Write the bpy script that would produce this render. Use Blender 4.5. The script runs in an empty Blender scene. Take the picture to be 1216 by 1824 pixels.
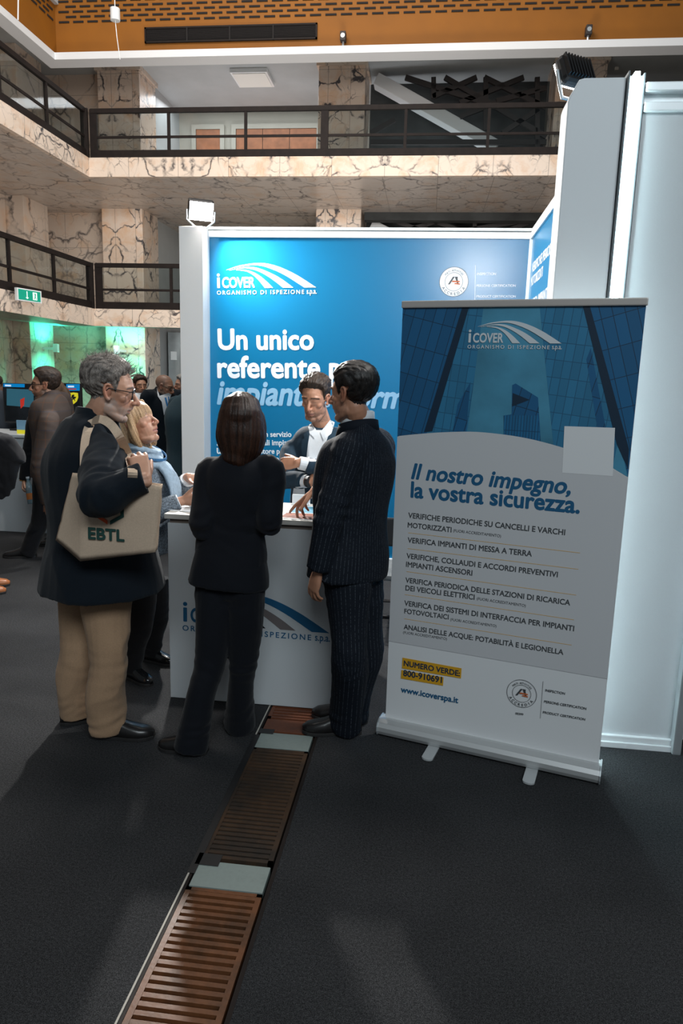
import bpy, bmesh, math, random
import numpy as np
from mathutils import Vector, Matrix, noise as mnoise

SC = bpy.context.scene
COL = SC.collection
R_ = math.radians

# ------------------------------------------------------------------ camera
W_, H_, F_ = 1216, 1824, 1267.0
CAM_Z = 1.70
YAW, PITCH, ROLL = 6.5, 10.7, 1.63
CROT = Matrix.Rotation(R_(YAW), 3, 'Z') @ Matrix.Rotation(R_(90 - PITCH), 3, 'X') @ Matrix.Rotation(R_(ROLL), 3, 'Z')
CPOS = Vector((0, 0, CAM_Z))
cam_d = bpy.data.cameras.new('camera')
cam_d.sensor_fit = 'VERTICAL'
cam_d.sensor_height = 36.0
cam_d.lens = F_ / H_ * 36.0
cam_d.clip_start = 0.05
cam_d.clip_end = 200
cam = bpy.data.objects.new('camera', cam_d)
COL.objects.link(cam)
cam.matrix_world = Matrix.Translation(CPOS) @ CROT.to_4x4()
SC.camera = cam

def ray(px, py):
    return CROT @ Vector(((px - W_ / 2) / F_, -(py - H_ / 2) / F_, -1.0))
def at(px, py, Y):            # the point of the plane y = Y seen at a pixel
    d = ray(px, py); return CPOS + d * (Y / d.y)
def atx(px, py, X):
    d = ray(px, py); return CPOS + d * (X / d.x)
def ground(px, py, z=0.0):    # the point at height z seen at a pixel
    d = ray(px, py); return CPOS + d * ((z - CAM_Z) / d.z)

# ------------------------------------------------------------------ world, exposure, hall light
SC.view_settings.view_transform = 'Standard'
SC.view_settings.look = 'None'
SC.view_settings.exposure = 0.0
SC.view_settings.gamma = 1.0
SC.view_settings.use_curve_mapping = False
SC.cycles.max_bounces = 6
SC.cycles.transparent_max_bounces = 12
wd = bpy.data.worlds.new('hall_ambient'); SC.world = wd; wd.use_nodes = True
bgn = wd.node_tree.nodes['Background']
bgn.inputs[0].default_value = (0.80, 0.92, 1.0, 1)
bgn.inputs[1].default_value = 0.12

def area_light(name, loc, target, sx, sy, power, color):
    l = bpy.data.lights.new(name, 'AREA'); l.shape = 'RECTANGLE'; l.size = sx; l.size_y = sy
    l.energy = power; l.color = color
    o = bpy.data.objects.new(name, l); COL.objects.link(o)
    o.location = loc
    o.rotation_euler = (Vector(target) - Vector(loc)).to_track_quat('-Z', 'Y').to_euler()
    return o
def spot_light(name, loc, target, power, color, angle=100, blend=0.5, radius=0.05):
    l = bpy.data.lights.new(name, 'SPOT'); l.energy = power; l.color = color
    l.spot_size = R_(angle); l.spot_blend = blend; l.shadow_soft_size = radius
    o = bpy.data.objects.new(name, l); COL.objects.link(o); o.location = loc
    o.rotation_euler = (Vector(target) - Vector(loc)).to_track_quat('-Z', 'Y').to_euler()
    return o
def point_light(name, loc, power, color, radius=0.1):
    l = bpy.data.lights.new(name, 'POINT'); l.energy = power; l.color = color; l.shadow_soft_size = radius
    o = bpy.data.objects.new(name, l); COL.objects.link(o); o.location = loc
    return o
# the hall's skylight high above the floor, then two added fill lights
area_light('hall_skylight', (-3.5, 7.5, 13.0), (-3.0, 12.5, 4.0), 6, 4, 850, (1.0, 0.93, 0.86))
area_light('front_fill', (3.0, -6.0, 8.0), (-0.5, 6.0, 2.0), 6, 3, 600, (0.85, 0.95, 1.0))  # unseen front fill added behind the camera
area_light('facade_fill', (-1.5, 6.5, 5.9), (-3.0, 17.0, 8.2), 9, 1.0, 290, (1.0, 0.94, 0.88))  # unseen fill panel added to brighten the facade and upper pillars
# added fill hidden behind the booth wall, then lamps and fills of the storeys
area_light('soffit_fill', (-1.2, 10.5, 2.2), (-3.5, 14.5, 7.0), 3, 1.5, 300, (1.0, 0.93, 0.86))  # unseen upward fill, added to light soffits and fascias from below
area_light('upper_storey_lamps', (-4.9, 19.7, 8.72), (-4.9, 20.0, 6.0), 4.5, 1.0, 90, (0.95, 0.97, 1.0))
area_light('upper_ceiling_fill', (-3.2, 18.95, 6.12), (-3.2, 18.9, 8.8), 9, 0.8, 75, (0.95, 0.97, 1.0))  # fill added out of sight on the floor to brighten the ceiling
area_light('middle_storey_lamps', (-5.0, 16.6, 5.55), (-5.0, 17.4, 3.0), 7, 0.8, 45, (1.0, 0.95, 0.88))
area_light('ground_storey_fill', (-6.2, 17.2, 2.55), (-6.4, 18.4, 0.4), 4, 0.8, 34, (0.9, 0.97, 1.0))  # fill added to brighten the ground floor background

# ------------------------------------------------------------------ materials
def newmat(name):
    m = bpy.data.materials.new(name); m.use_nodes = True
    nt = m.node_tree
    return m, nt, nt.nodes['Principled BSDF']
def nd(nt, t, **kw):
    n = nt.nodes.new(t)
    for k, v in kw.items():
        if k.startswith('i_'):
            key = k[2:]
            n.inputs[int(key) if key.isdigit() else key.replace('_', ' ')].default_value = v
        else: setattr(n, k, v)
    return n
def mat(name, col, rough=0.6, metal=0.0, noise=0.0, nscale=40.0, bump=0.0, bscale=200.0, emit=None, estr=0.0, spec=0.5, sheen=0.0):
    m, nt, p = newmat(name)
    p.inputs['Base Color'].default_value = (*col, 1)
    p.inputs['Roughness'].default_value = rough
    p.inputs['Metallic'].default_value = metal
    p.inputs['Specular IOR Level'].default_value = spec
    if sheen: p.inputs['Sheen Weight'].default_value = sheen
    if noise or bump:
        tc = nd(nt, 'ShaderNodeTexCoord')
    if noise:
        n = nd(nt, 'ShaderNodeTexNoise', i_Scale=nscale, i_Detail=6.0)
        nt.links.new(tc.outputs['Object'], n.inputs['Vector'])
        r = nd(nt, 'ShaderNodeMapRange', i_1=0.3, i_2=0.7, i_3=1 - noise, i_4=1 + noise)
        nt.links.new(n.outputs['Fac'], r.inputs[0])
        mx = nd(nt, 'ShaderNodeVectorMath', operation='SCALE'); mx.inputs[0].default_value = col
        nt.links.new(r.outputs[0], mx.inputs['Scale'])
        nt.links.new(mx.outputs[0], p.inputs['Base Color'])
    if bump:
        n2 = nd(nt, 'ShaderNodeTexNoise', i_Scale=bscale, i_Detail=3.0)
        nt.links.new(tc.outputs['Object'], n2.inputs['Vector'])
        b = nd(nt, 'ShaderNodeBump', i_Strength=bump, i_Distance=0.002)
        nt.links.new(n2.outputs['Fac'], b.inputs['Height'])
        nt.links.new(b.outputs[0], p.inputs['Normal'])
    if emit:
        p.inputs['Emission Color'].default_value = (*emit, 1)
        p.inputs['Emission Strength'].default_value = estr
    return m

def marble(name, base=(0.60, 0.50, 0.42), axis='X', panel=1.35, tile_z=1.2, vein=(0.055, 0.05, 0.055), vscale=1.0, warm=(0.62, 0.36, 0.19), contrast=1.0):
    """book-matched pink marble: mirrored slabs, dark branching veins, thin joints"""
    m, nt, p = newmat(name); L = nt.links.new
    g = nd(nt, 'ShaderNodeNewGeometry')
    sx = nd(nt, 'ShaderNodeSeparateXYZ'); L(g.outputs['Position'], sx.inputs[0])
    u = sx.outputs[axis]
    if axis == 'A':
        pass
    pp = nd(nt, 'ShaderNodeMath', operation='PINGPONG', i_1=panel); L(u, pp.inputs[0])
    other = sx.outputs['Y' if axis == 'X' else 'X']
    cx = nd(nt, 'ShaderNodeCombineXYZ'); L(pp.outputs[0], cx.inputs[0]); L(other, cx.inputs[1]); L(sx.outputs['Z'], cx.inputs[2])
    # every slab a little different
    fl = nd(nt, 'ShaderNodeMath', operation='DIVIDE', i_1=panel * 2); L(u, fl.inputs[0])
    fl2 = nd(nt, 'ShaderNodeMath', operation='FLOOR'); L(fl.outputs[0], fl2.inputs[0])
    fz = nd(nt, 'ShaderNodeMath', operation='DIVIDE', i_1=tile_z); L(sx.outputs['Z'], fz.inputs[0])
    off = nd(nt, 'ShaderNodeMath', operation='MULTIPLY', i_1=7.31); L(fl2.outputs[0], off.inputs[0])
    offv = nd(nt, 'ShaderNodeCombineXYZ'); L(off.outputs[0], offv.inputs[1])
    add = nd(nt, 'ShaderNodeVectorMath', operation='ADD'); L(cx.outputs[0], add.inputs[0]); L(offv.outputs[0], add.inputs[1])
    # warp
    nw = nd(nt, 'ShaderNodeTexNoise', i_Scale=1.6 * vscale, i_Detail=5.0); L(add.outputs[0], nw.inputs['Vector'])
    sc = nd(nt, 'ShaderNodeVectorMath', operation='SCALE'); L(nw.outputs['Color'], sc.inputs[0]); sc.inputs['Scale'].default_value = 0.75 / vscale
    wv = nd(nt, 'ShaderNodeVectorMath', operation='ADD'); L(add.outputs[0], wv.inputs[0]); L(sc.outputs[0], wv.inputs[1])
    vo = nd(nt, 'ShaderNodeTexVoronoi', feature='DISTANCE_TO_EDGE', i_Scale=1.15 * vscale); L(wv.outputs[0], vo.inputs['Vector'])
    v1 = nd(nt, 'ShaderNodeMapRange', i_1=0.0, i_2=0.045, i_3=1.0, i_4=0.0); L(vo.outputs['Distance'], v1.inputs[0])
    vo2 = nd(nt, 'ShaderNodeTexVoronoi', feature='DISTANCE_TO_EDGE', i_Scale=3.1 * vscale); L(wv.outputs[0], vo2.inputs['Vector'])
    v2 = nd(nt, 'ShaderNodeMapRange', i_1=0.0, i_2=0.05, i_3=0.75, i_4=0.0); L(vo2.outputs['Distance'], v2.inputs[0])
    mk = nd(nt, 'ShaderNodeTexNoise', i_Scale=0.9 * vscale, i_Detail=2.0); L(add.outputs[0], mk.inputs['Vector'])
    mr = nd(nt, 'ShaderNodeMapRange', i_1=0.42, i_2=0.58); L(mk.outputs['Fac'], mr.inputs[0])
    v2m = nd(nt, 'ShaderNodeMath', operation='MULTIPLY'); L(v2.outputs[0], v2m.inputs[0]); L(mr.outputs[0], v2m.inputs[1])
    vm = nd(nt, 'ShaderNodeMath', operation='MAXIMUM'); L(v1.outputs[0], vm.inputs[0]); L(v2m.outputs[0], vm.inputs[1])
    brk = nd(nt, 'ShaderNodeTexNoise', i_Scale=2.3 * vscale, i_Detail=3.0); L(add.outputs[0], brk.inputs['Vector'])
    bm = nd(nt, 'ShaderNodeMapRange', i_1=0.38, i_2=0.62, i_3=0.12, i_4=contrast); L(brk.outputs['Fac'], bm.inputs[0])
    vf = nd(nt, 'ShaderNodeMath', operation='MULTIPLY'); L(vm.outputs[0], vf.inputs[0]); L(bm.outputs[0], vf.inputs[1])
    # warm clouds
    cl = nd(nt, 'ShaderNodeTexNoise', i_Scale=1.7 * vscale, i_Detail=7.0, i_Roughness=0.6); L(wv.outputs[0], cl.inputs['Vector'])
    cr = nd(nt, 'ShaderNodeMapRange', i_1=0.50, i_2=0.72, i_3=0.0, i_4=0.75); L(cl.outputs['Fac'], cr.inputs[0])
    mx = nd(nt, 'ShaderNodeMix', data_type='RGBA'); mx.inputs['A'].default_value = (*base, 1); mx.inputs['B'].default_value = (*warm, 1)
    L(cr.outputs[0], mx.inputs['Factor'])
    mx2 = nd(nt, 'ShaderNodeMix', data_type='RGBA'); L(mx.outputs['Result'], mx2.inputs['A']); mx2.inputs['B'].default_value = (*vein, 1)
    L(vf.outputs[0], mx2.inputs['Factor'])
    # joints
    j1 = nd(nt, 'ShaderNodeMath', operation='PINGPONG', i_1=panel / 2); L(u, j1.inputs[0])
    j2 = nd(nt, 'ShaderNodeMath', operation='PINGPONG', i_1=tile_z / 2); L(sx.outputs['Z'], j2.inputs[0])
    jm = nd(nt, 'ShaderNodeMath', operation='MINIMUM'); L(j1.outputs[0], jm.inputs[0]); L(j2.outputs[0], jm.inputs[1])
    jl = nd(nt, 'ShaderNodeMath', operation='LESS_THAN', i_1=0.006); L(jm.outputs[0], jl.inputs[0])
    jf = nd(nt, 'ShaderNodeMath', operation='MULTIPLY', i_1=0.55); L(jl.outputs[0], jf.inputs[0])
    mx3 = nd(nt, 'ShaderNodeMix', data_type='RGBA'); L(mx2.outputs['Result'], mx3.inputs['A']); mx3.inputs['B'].default_value = (0.12, 0.10, 0.09, 1)
    L(jf.outputs[0], mx3.inputs['Factor'])
    L(mx3.outputs['Result'], p.inputs['Base Color'])
    p.inputs['Roughness'].default_value = 0.32
    return m

def carpet_mat():
    m, nt, p = newmat('charcoal_carpet'); L = nt.links.new
    tc = nd(nt, 'ShaderNodeTexCoord')
    n = nd(nt, 'ShaderNodeTexNoise', i_Scale=330.0, i_Detail=2.0); L(tc.outputs['Object'], n.inputs['Vector'])
    n2 = nd(nt, 'ShaderNodeTexNoise', i_Scale=2.2, i_Detail=5.0); L(tc.outputs['Object'], n2.inputs['Vector'])
    n3 = nd(nt, 'ShaderNodeTexNoise', i_Scale=110.0, i_Detail=2.0); L(tc.outputs['Object'], n3.inputs['Vector'])
    r = nd(nt, 'ShaderNodeValToRGB'); L(n.outputs['Fac'], r.inputs[0])
    e = r.color_ramp.elements; e[0].position = 0.30; e[0].color = (0.005, 0.0055, 0.0065, 1); e[1].position = 0.72; e[1].color = (0.060, 0.061, 0.064, 1)
    r2 = nd(nt, 'ShaderNodeMapRange', i_1=0.3, i_2=0.7, i_3=0.82, i_4=1.18); L(n2.outputs['Fac'], r2.inputs[0])
    r3 = nd(nt, 'ShaderNodeMapRange', i_1=0.3, i_2=0.7, i_3=0.7, i_4=1.3); L(n3.outputs['Fac'], r3.inputs[0])
    mm = nd(nt, 'ShaderNodeMath', operation='MULTIPLY'); L(r2.outputs[0], mm.inputs[0]); L(r3.outputs[0], mm.inputs[1])
    s = nd(nt, 'ShaderNodeVectorMath', operation='SCALE'); L(r.outputs['Color'], s.inputs[0]); L(mm.outputs[0], s.inputs['Scale'])
    L(s.outputs[0], p.inputs['Base Color'])
    p.inputs['Roughness'].default_value = 0.95; p.inputs['Specular IOR Level'].default_value = 0.12
    b = nd(nt, 'ShaderNodeBump', i_Strength=0.6, i_Distance=0.003); L(n.outputs['Fac'], b.inputs['Height']); L(b.outputs[0], p.inputs['Normal'])
    return m

def glass_mat(name, tint=(0.9, 0.95, 0.95), gloss=0.10):
    m = bpy.data.materials.new(name); m.use_nodes = True; nt = m.node_tree
    for n in list(nt.nodes): nt.nodes.remove(n)
    o = nd(nt, 'ShaderNodeOutputMaterial'); t = nd(nt, 'ShaderNodeBsdfTransparent'); t.inputs[0].default_value = (*tint, 1)
    gl = nd(nt, 'ShaderNodeBsdfGlossy', i_Roughness=0.05)
    fr = nd(nt, 'ShaderNodeLayerWeight', i_Blend=0.5)
    pw = nd(nt, 'ShaderNodeMath', operation='POWER', i_1=5.0); nt.links.new(fr.outputs['Facing'], pw.inputs[0])
    ad = nd(nt, 'ShaderNodeMath', operation='MULTIPLY_ADD', i_1=0.5, i_2=gloss); nt.links.new(pw.outputs[0], ad.inputs[0])
    mx = nd(nt, 'ShaderNodeMixShader'); nt.links.new(ad.outputs[0], mx.inputs[0])
    nt.links.new(t.outputs[0], mx.inputs[1]); nt.links.new(gl.outputs[0], mx.inputs[2]); nt.links.new(mx.outputs[0], o.inputs[0])
    return m

def rust_mat(name, c1, c2, dirt, dscale=9.0, dpos=(0.45, 0.6), rough=0.6):
    m, nt, p = newmat(name); L = nt.links.new
    tc = nd(nt, 'ShaderNodeTexCoord')
    n = nd(nt, 'ShaderNodeTexNoise', i_Scale=60.0, i_Detail=8.0); L(tc.outputs['Object'], n.inputs['Vector'])
    n2 = nd(nt, 'ShaderNodeTexNoise', i_Scale=dscale, i_Detail=6.0, i_Roughness=0.65); L(tc.outputs['Object'], n2.inputs['Vector'])
    mx = nd(nt, 'ShaderNodeMix', data_type='RGBA'); mx.inputs['A'].default_value = (*c1, 1); mx.inputs['B'].default_value = (*c2, 1); L(n.outputs['Fac'], mx.inputs['Factor'])
    mr = nd(nt, 'ShaderNodeMapRange', i_1=dpos[0], i_2=dpos[1]); L(n2.outputs['Fac'], mr.inputs[0])
    mx2 = nd(nt, 'ShaderNodeMix', data_type='RGBA'); L(mx.outputs['Result'], mx2.inputs['A']); mx2.inputs['B'].default_value = (*dirt, 1); L(mr.outputs[0], mx2.inputs['Factor'])
    L(mx2.outputs['Result'], p.inputs['Base Color']); p.inputs['Roughness'].default_value = rough; p.inputs['Specular IOR Level'].default_value = 0.3
    b = nd(nt, 'ShaderNodeBump', i_Strength=0.35, i_Distance=0.002); L(n.outputs['Fac'], b.inputs['Height']); L(b.outputs[0], p.inputs['Normal'])
    return m

M = {}
M['carpet'] = carpet_mat()
M['marble_x'] = marble('pink_marble', axis='X')
M['marble_y'] = marble('pink_marble_side', axis='Y')
M['marble_pillar'] = marble('pillar_marble', axis='X', panel=0.527, tile_z=2.9, vscale=1.35, base=(0.66, 0.54, 0.45), contrast=1.7)
M['marble_fascia'] = marble('fascia_marble', axis='X', panel=1.05, tile_z=30, vscale=1.5, base=(0.74, 0.62, 0.52), contrast=1.2)
M['marble_fascia_y'] = marble('fascia_marble_side', axis='Y', panel=1.05, tile_z=30, vscale=1.5, base=(0.74, 0.62, 0.52), contrast=1.2)
M['marble_soffit'] = marble('soffit_marble', axis='X', panel=1.1, tile_z=30, vscale=1.15, base=(0.56, 0.51, 0.47), warm=(0.55, 0.38, 0.26))
M['orange'] = mat('orange_paint', (0.255, 0.087, 0.0012), 0.7, noise=0.10, nscale=1.5)
M['slot'] = mat('dark_slot', (0.012, 0.010, 0.010), 0.9)
M['plaster'] = mat('grey_plaster', (0.42, 0.44, 0.45), 0.85, noise=0.05, nscale=2.0)
M['cornice'] = mat('white_cornice_paint', (0.74, 0.76, 0.78), 0.6)
M['cream'] = mat('cream_wall_paint', (0.45, 0.42, 0.37), 0.8, noise=0.05, nscale=1.0)
M['wood_door'] = mat('brown_door_wood', (0.34, 0.125, 0.055), 0.5, noise=0.18, nscale=6.0)
M['rail'] = mat('dark_brown_steel', (0.011, 0.007, 0.006), 0.65, 0.0, noise=0.3, nscale=8, spec=0.25)
M['rail_glass'] = glass_mat('railing_glass', (0.86, 0.90, 0.90), 0.03)
M['white_panel'] = mat('white_laminate', (0.55, 0.58, 0.60), 0.45, noise=0.015, nscale=300)
M['alu'] = mat('brushed_aluminium', (0.62, 0.66, 0.68), 0.35, 0.7)
M['white_alu'] = mat('white_frame_profile', (0.78, 0.82, 0.84), 0.35, 0.1)
M['blue'] = mat('blue_printed_panel', (0.001, 0.158, 0.335), 0.33)
M['white_print'] = mat('white_print', (0.82, 0.85, 0.88), 0.55)
M['pale_blue_print'] = mat('pale_blue_print', (0.27, 0.50, 0.70), 0.55)
M['black'] = mat('black_plastic', (0.012, 0.012, 0.013), 0.45)
M['dark_steel'] = mat('dark_painted_steel', (0.03, 0.025, 0.025), 0.6)
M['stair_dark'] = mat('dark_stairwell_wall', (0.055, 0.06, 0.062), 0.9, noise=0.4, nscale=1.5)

# ------------------------------------------------------------------ mesh helpers
def tag(o, label=None, cat=None, group=None, kind=None):
    if label: o['label'] = label
    if cat: o['category'] = cat
    if group: o['group'] = group
    if kind: o['kind'] = kind
    return o
def empty(name, loc=(0, 0, 0)):
    o = bpy.data.objects.new(name, None); COL.objects.link(o); o.location = loc; o.empty_display_size = 0.1
    return o
def put(name, me, m=None, parent=None):
    """link a mesh that is written in world coordinates; a child keeps its place under its parent"""
    o = bpy.data.objects.new(name, me); COL.objects.link(o)
    if m is not None:
        for x in (m if isinstance(m, (list, tuple)) else [m]): me.materials.append(x)
    if parent is not None:
        o.parent = parent
        o.matrix_parent_inverse = world_of(parent).inverted()
    return o
def world_of(o):
    mw = Matrix.Translation(o.location) @ o.rotation_euler.to_matrix().to_4x4()
    if o.parent: mw = world_of(o.parent) @ o.matrix_parent_inverse @ mw
    return mw
class MB:
    """collects shapes for ONE mesh"""
    def __init__(s): s.v = []; s.f = []; s.mi = []; s.cur = 0
    def add(s, vs, fs):
        b = len(s.v); s.v += [tuple(v) for v in vs]; s.f += [tuple(i + b for i in f) for f in fs]; s.mi += [s.cur] * len(fs); return s
    def box(s, x0, x1, y0, y1, z0, z1):
        v = [(x, y, z) for z in (z0, z1) for y in (y0, y1) for x in (x0, x1)]
        return s.add(v, [(0, 2, 3, 1), (4, 5, 7, 6), (0, 1, 5, 4), (2, 6, 7, 3), (0, 4, 6, 2), (1, 3, 7, 5)])
    def bar(s, a, b, w, h, up=(0, 0, 1)):
        a = Vector(a); b = Vector(b); d = (b - a).normalized(); u = Vector(up)
        sd = d.cross(u)
        if sd.length < 1e-4: sd = d.cross(Vector((0, 1, 0)))
        sd.normalize(); u = sd.cross(d)
        v = [p + sd * (x * w / 2) + u * (y * h / 2) for p in (a, b) for x, y in ((-1, -1), (1, -1), (1, 1), (-1, 1))]
        return s.add(v, [(3, 2, 1, 0), (4, 5, 6, 7), (0, 1, 5, 4), (1, 2, 6, 5), (2, 3, 7, 6), (3, 0, 4, 7)])
    def tube(s, pts, r, n=8, cap=True):
        pts = [Vector(p) for p in pts]; rr = r if isinstance(r, (list, tuple)) else [r] * len(pts)
        vs = []; fs = []; prev = None
        for i, p in enumerate(pts):
            t = (pts[min(i + 1, len(pts) - 1)] - pts[max(i - 1, 0)]).normalized()
            if prev is None:
                sd = t.cross(Vector((0, 0, 1)))
                if sd.length < 1e-3: sd = t.cross(Vector((0, 1, 0)))
            else: sd = prev - t * prev.dot(t)
            sd.normalize(); prev = sd; u = t.cross(sd)
            for k in range(n):
                a = 2 * math.pi * k / n
                vs.append(p + (sd * math.cos(a) + u * math.sin(a)) * rr[i])
        for i in range(len(pts) - 1):
            for k in range(n):
                k2 = (k + 1) % n
                fs.append((i * n + k, i * n + k2, (i + 1) * n + k2, (i + 1) * n + k))
        if cap:
            fs.append(tuple(range(n - 1, -1, -1))); fs.append(tuple((len(pts) - 1) * n + k for k in range(n)))
        return s.add(vs, fs)
    def quad(s, a, b, c, d): return s.add([a, b, c, d], [(0, 1, 2, 3)])
    def prism(s, poly, o, ux, uy, depth):
        """polygon (2d) set in the plane o+ux*x+uy*y, thickened along the normal"""
        o = Vector(o); ux = Vector(ux); uy = Vector(uy); nn = ux.cross(uy).normalized()
        n = len(poly)
        if sum(poly[i][0] * poly[(i + 1) % n][1] - poly[(i + 1) % n][0] * poly[i][1] for i in range(n)) < 0: poly = poly[::-1]
        fr = [o + ux * x + uy * y + nn * depth for x, y in poly]; bk = [o + ux * x + uy * y for x, y in poly]
        fs = [tuple(range(n)), tuple(range(2 * n - 1, n - 1, -1))]
        for i in range(n):
            j = (i + 1) % n; fs.append((i, n + i, n + j, j))
        return s.add(fr + bk, fs)
    def mesh(s, name, bevel=0.0, smooth=False, fix=True):
        me = bpy.data.meshes.new(name); me.from_pydata(s.v, [], s.f)
        for p, i in zip(me.polygons, s.mi): p.material_index = i
        if fix or bevel:
            bm = bmesh.new(); bm.from_mesh(me)
            bmesh.ops.recalc_face_normals(bm, faces=bm.faces)
            if bevel: bmesh.ops.bevel(bm, geom=[e for e in bm.edges if len(e.link_faces) == 2 and e.calc_face_angle(0) > 0.5], offset=bevel, segments=2, profile=0.6, affect='EDGES')
            bm.to_mesh(me); bm.free()
        if smooth:
            for p in me.polygons: p.use_smooth = True
        me.update(); return me
    def build(s, name, m=None, parent=None, bevel=0.0, smooth=False, fix=True):
        return put(name, s.mesh(name, bevel, smooth, fix), m, parent)
def struct(name, mb, m, parent=None, **k):
    o = mb.build(name, m, parent, **k)
    if parent is None: o['kind'] = 'structure'
    return o

class Plane:
    """a flat printed face: o origin, u right, v up (unit vectors), n towards the viewer"""
    def __init__(s, o, u, v): s.o = Vector(o); s.u = Vector(u).normalized(); s.v = Vector(v).normalized(); s.n = s.u.cross(s.v)
    def uv(s, px, py):
        d = ray(px, py); t = (s.o - CPOS).dot(s.n) / d.dot(s.n); q = CPOS + d * t - s.o
        return (q.dot(s.u), q.dot(s.v))
    def p(s, u, v, h=0.0): return s.o + s.u * u + s.v * v + s.n * h
def poly_on(mb, pl, pts, h, t=0.0004):
    mb.prism([tuple(q) for q in pts], pl.o + pl.n * h, pl.u, pl.v, t)
def text_mesh(body, bold=0.018, shear=0.0, spacing=1.0):
    c = bpy.data.curves.new('t', 'FONT'); c.body = body; c.size = 1.0; c.offset = 0.0; c.shear = shear; c.space_character = spacing
    c.resolution_u = 4
    o = bpy.data.objects.new('t', c); COL.objects.link(o)
    bpy.context.view_layer.update()
    me = o.evaluated_get(bpy.context.evaluated_depsgraph_get()).to_mesh()
    v = [tuple(x.co) for x in me.vertices]; f = [tuple(p.vertices) for p in me.polygons]
    if bold > 0.002:      # heavier strokes
        n = len(v); d = bold * 1.05; base = list(v); bf = list(f); v, f = [], []
        for dx, dy in ((-d, 0), (d, 0), (0, d), (0, -d), (-d * .7, d * .7), (d * .7, d * .7), (-d * .7, -d * .7), (d * .7, -d * .7)):
            q = len(v); v += [(x + dx, y + dy, q / n * 6e-5) for x, y, z in base]; f += [tuple(i + q for i in p) for p in bf]
    bpy.data.objects.remove(o); bpy.data.curves.remove(c)
    return v, f
def text_on(mb, pl, body, a, b, h=0.0008, bold=0.018, shear=0.0, ys=1.0, height=None, spacing=1.0, mirror=False):
    """flat lettering from a to b (plane uv of the baseline ends); ys stretches the height"""
    v, f = text_mesh(body, bold, shear, spacing)
    if not v: return
    x0 = min(p[0] for p in v); x1 = max(p[0] for p in v)
    du, dv = b[0] - a[0], b[1] - a[1]; ln = math.hypot(du, dv); s = ln / (x1 - x0)
    hy = s * ys if height is None else height / max(p[1] for p in v)
    cu, cv = du / ln, dv / ln
    out = []
    for x, y, z in v:
        X = (x - x0) * s; Y = y * hy
        out.append(pl.p(a[0] + X * cu - Y * cv, a[1] + X * cv + Y * cu, h + z))
    mb.add(out, f)
# ================================================================== SETTING
# ---- floor with the drain channel left open
GX0, GX1, GY0, GY1 = -0.740, -0.440, 0.60, 3.80
fl = MB()
for x0, x1, y0, y1 in ((-14, GX0, -4, 22), (GX1, 16, -4, 22), (GX0, GX1, -4, GY0), (GX0, GX1, GY1, 22)):
    fl.box(x0, x1, y0, y1, -0.05, 0.0)
struct('floor', fl, M['carpet'])
tr = MB(); tr.box(GX0, GX1, GY0, GY1, -0.14, -0.12).box(GX0 - 0.02, GX0, GY0, GY1, -0.12, -0.05).box(GX1, GX1 + 0.02, GY0, GY1, -0.12, -0.05)
struct('floor_channel', tr, mat('channel_dirt', (0.02, 0.016, 0.014), 0.95))

# ---- hall: marble storeys round the void
BX, BY = -7.15, 15.0          # the balcony edges
WX, WY = -10.0, 18.35         # the walls behind them
Z1a, Z1, Z2a, Z2 = 2.64, 3.0, 5.63, 6.0
ZC = 8.87
struct('wall_left', MB().box(WX - 0.3, WX, 1.0, WY, 0, ZC), M['marble_y'])
struct('wall_back_marble', MB().box(WX - 0.3, -7.3, WY, WY + 0.3, 0, ZC), M['marble_x'])
wb = MB(); wb.box(-7.3, 16, 21.0, 21.3, 0, ZC)
struct('wall_back', wb, M['cream'])
struct('wall_stair_side', MB().box(-7.6, -7.3, WY, 21.3, 0, ZC), M['plaster'])
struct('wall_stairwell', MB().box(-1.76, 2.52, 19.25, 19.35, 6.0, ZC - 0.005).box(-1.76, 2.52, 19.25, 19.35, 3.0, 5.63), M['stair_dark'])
struct('ceiling', MB().box(WX, 16, 15.2, 21.3, ZC, ZC + 0.2).box(WX, -7.7, 1.0, 15.2, ZC, ZC + 0.2), M['plaster'])
struct('ceiling_mezzanine', MB().box(BX, 16, 15.1, 21.0, Z2a + 0.02, Z2 - 0.02).box(WX, BX - 0.1, 1.0, 21.0, Z2a + 0.02, Z2 - 0.02)
       .box(BX - 0.1, BX, 15.1, 21.0, Z2a + 0.02, Z2 - 0.02), M['marble_soffit'])
gs = MB()
def slab(mb, x0, x1, y0, y1, zf, zb, zt, along):     # soffit rising away from the edge
    if along == 'y': v = [(x0, y0, zf), (x1, y0, zf), (x1, y1, zb), (x0, y1, zb), (x0, y0, zt), (x1, y0, zt), (x1, y1, zt), (x0, y1, zt)]
    else: v = [(x0, y0, zb), (x1, y0, zf), (x1, y1, zf), (x0, y1, zb), (x0, y0, zt), (x1, y0, zt), (x1, y1, zt), (x0, y1, zt)]
    mb.add(v, [(3, 2, 1, 0), (4, 5, 6, 7), (0, 1, 5, 4), (1, 2, 6, 5), (2, 3, 7, 6), (3, 0, 4, 7)])
slab(gs, BX, 16, 15.1, 21.0, Z1a + 0.01, Z1a + 0.33, Z1 - 0.02, 'y')
slab(gs, WX, BX - 0.1, 1.0, 15.1, Z1a + 0.01, Z1a + 0.18, Z1 - 0.02, 'x')
v = [(WX, 15.1, Z1a + .18), (BX - .0, 15.1, Z1a + .01), (BX, 18.35, Z1a + .19), (WX, 18.35, Z1a + .19), (WX, 15.1, Z1 - .02), (BX, 15.1, Z1 - .02), (BX, 18.35, Z1 - .02), (WX, 18.35, Z1 - .02)]
gs.add(v, [(3, 2, 1), (3, 1, 0), (4, 5, 6, 7), (0, 1, 5, 4), (1, 2, 6, 5), (2, 3, 7, 6), (3, 0, 4, 7)])
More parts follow.
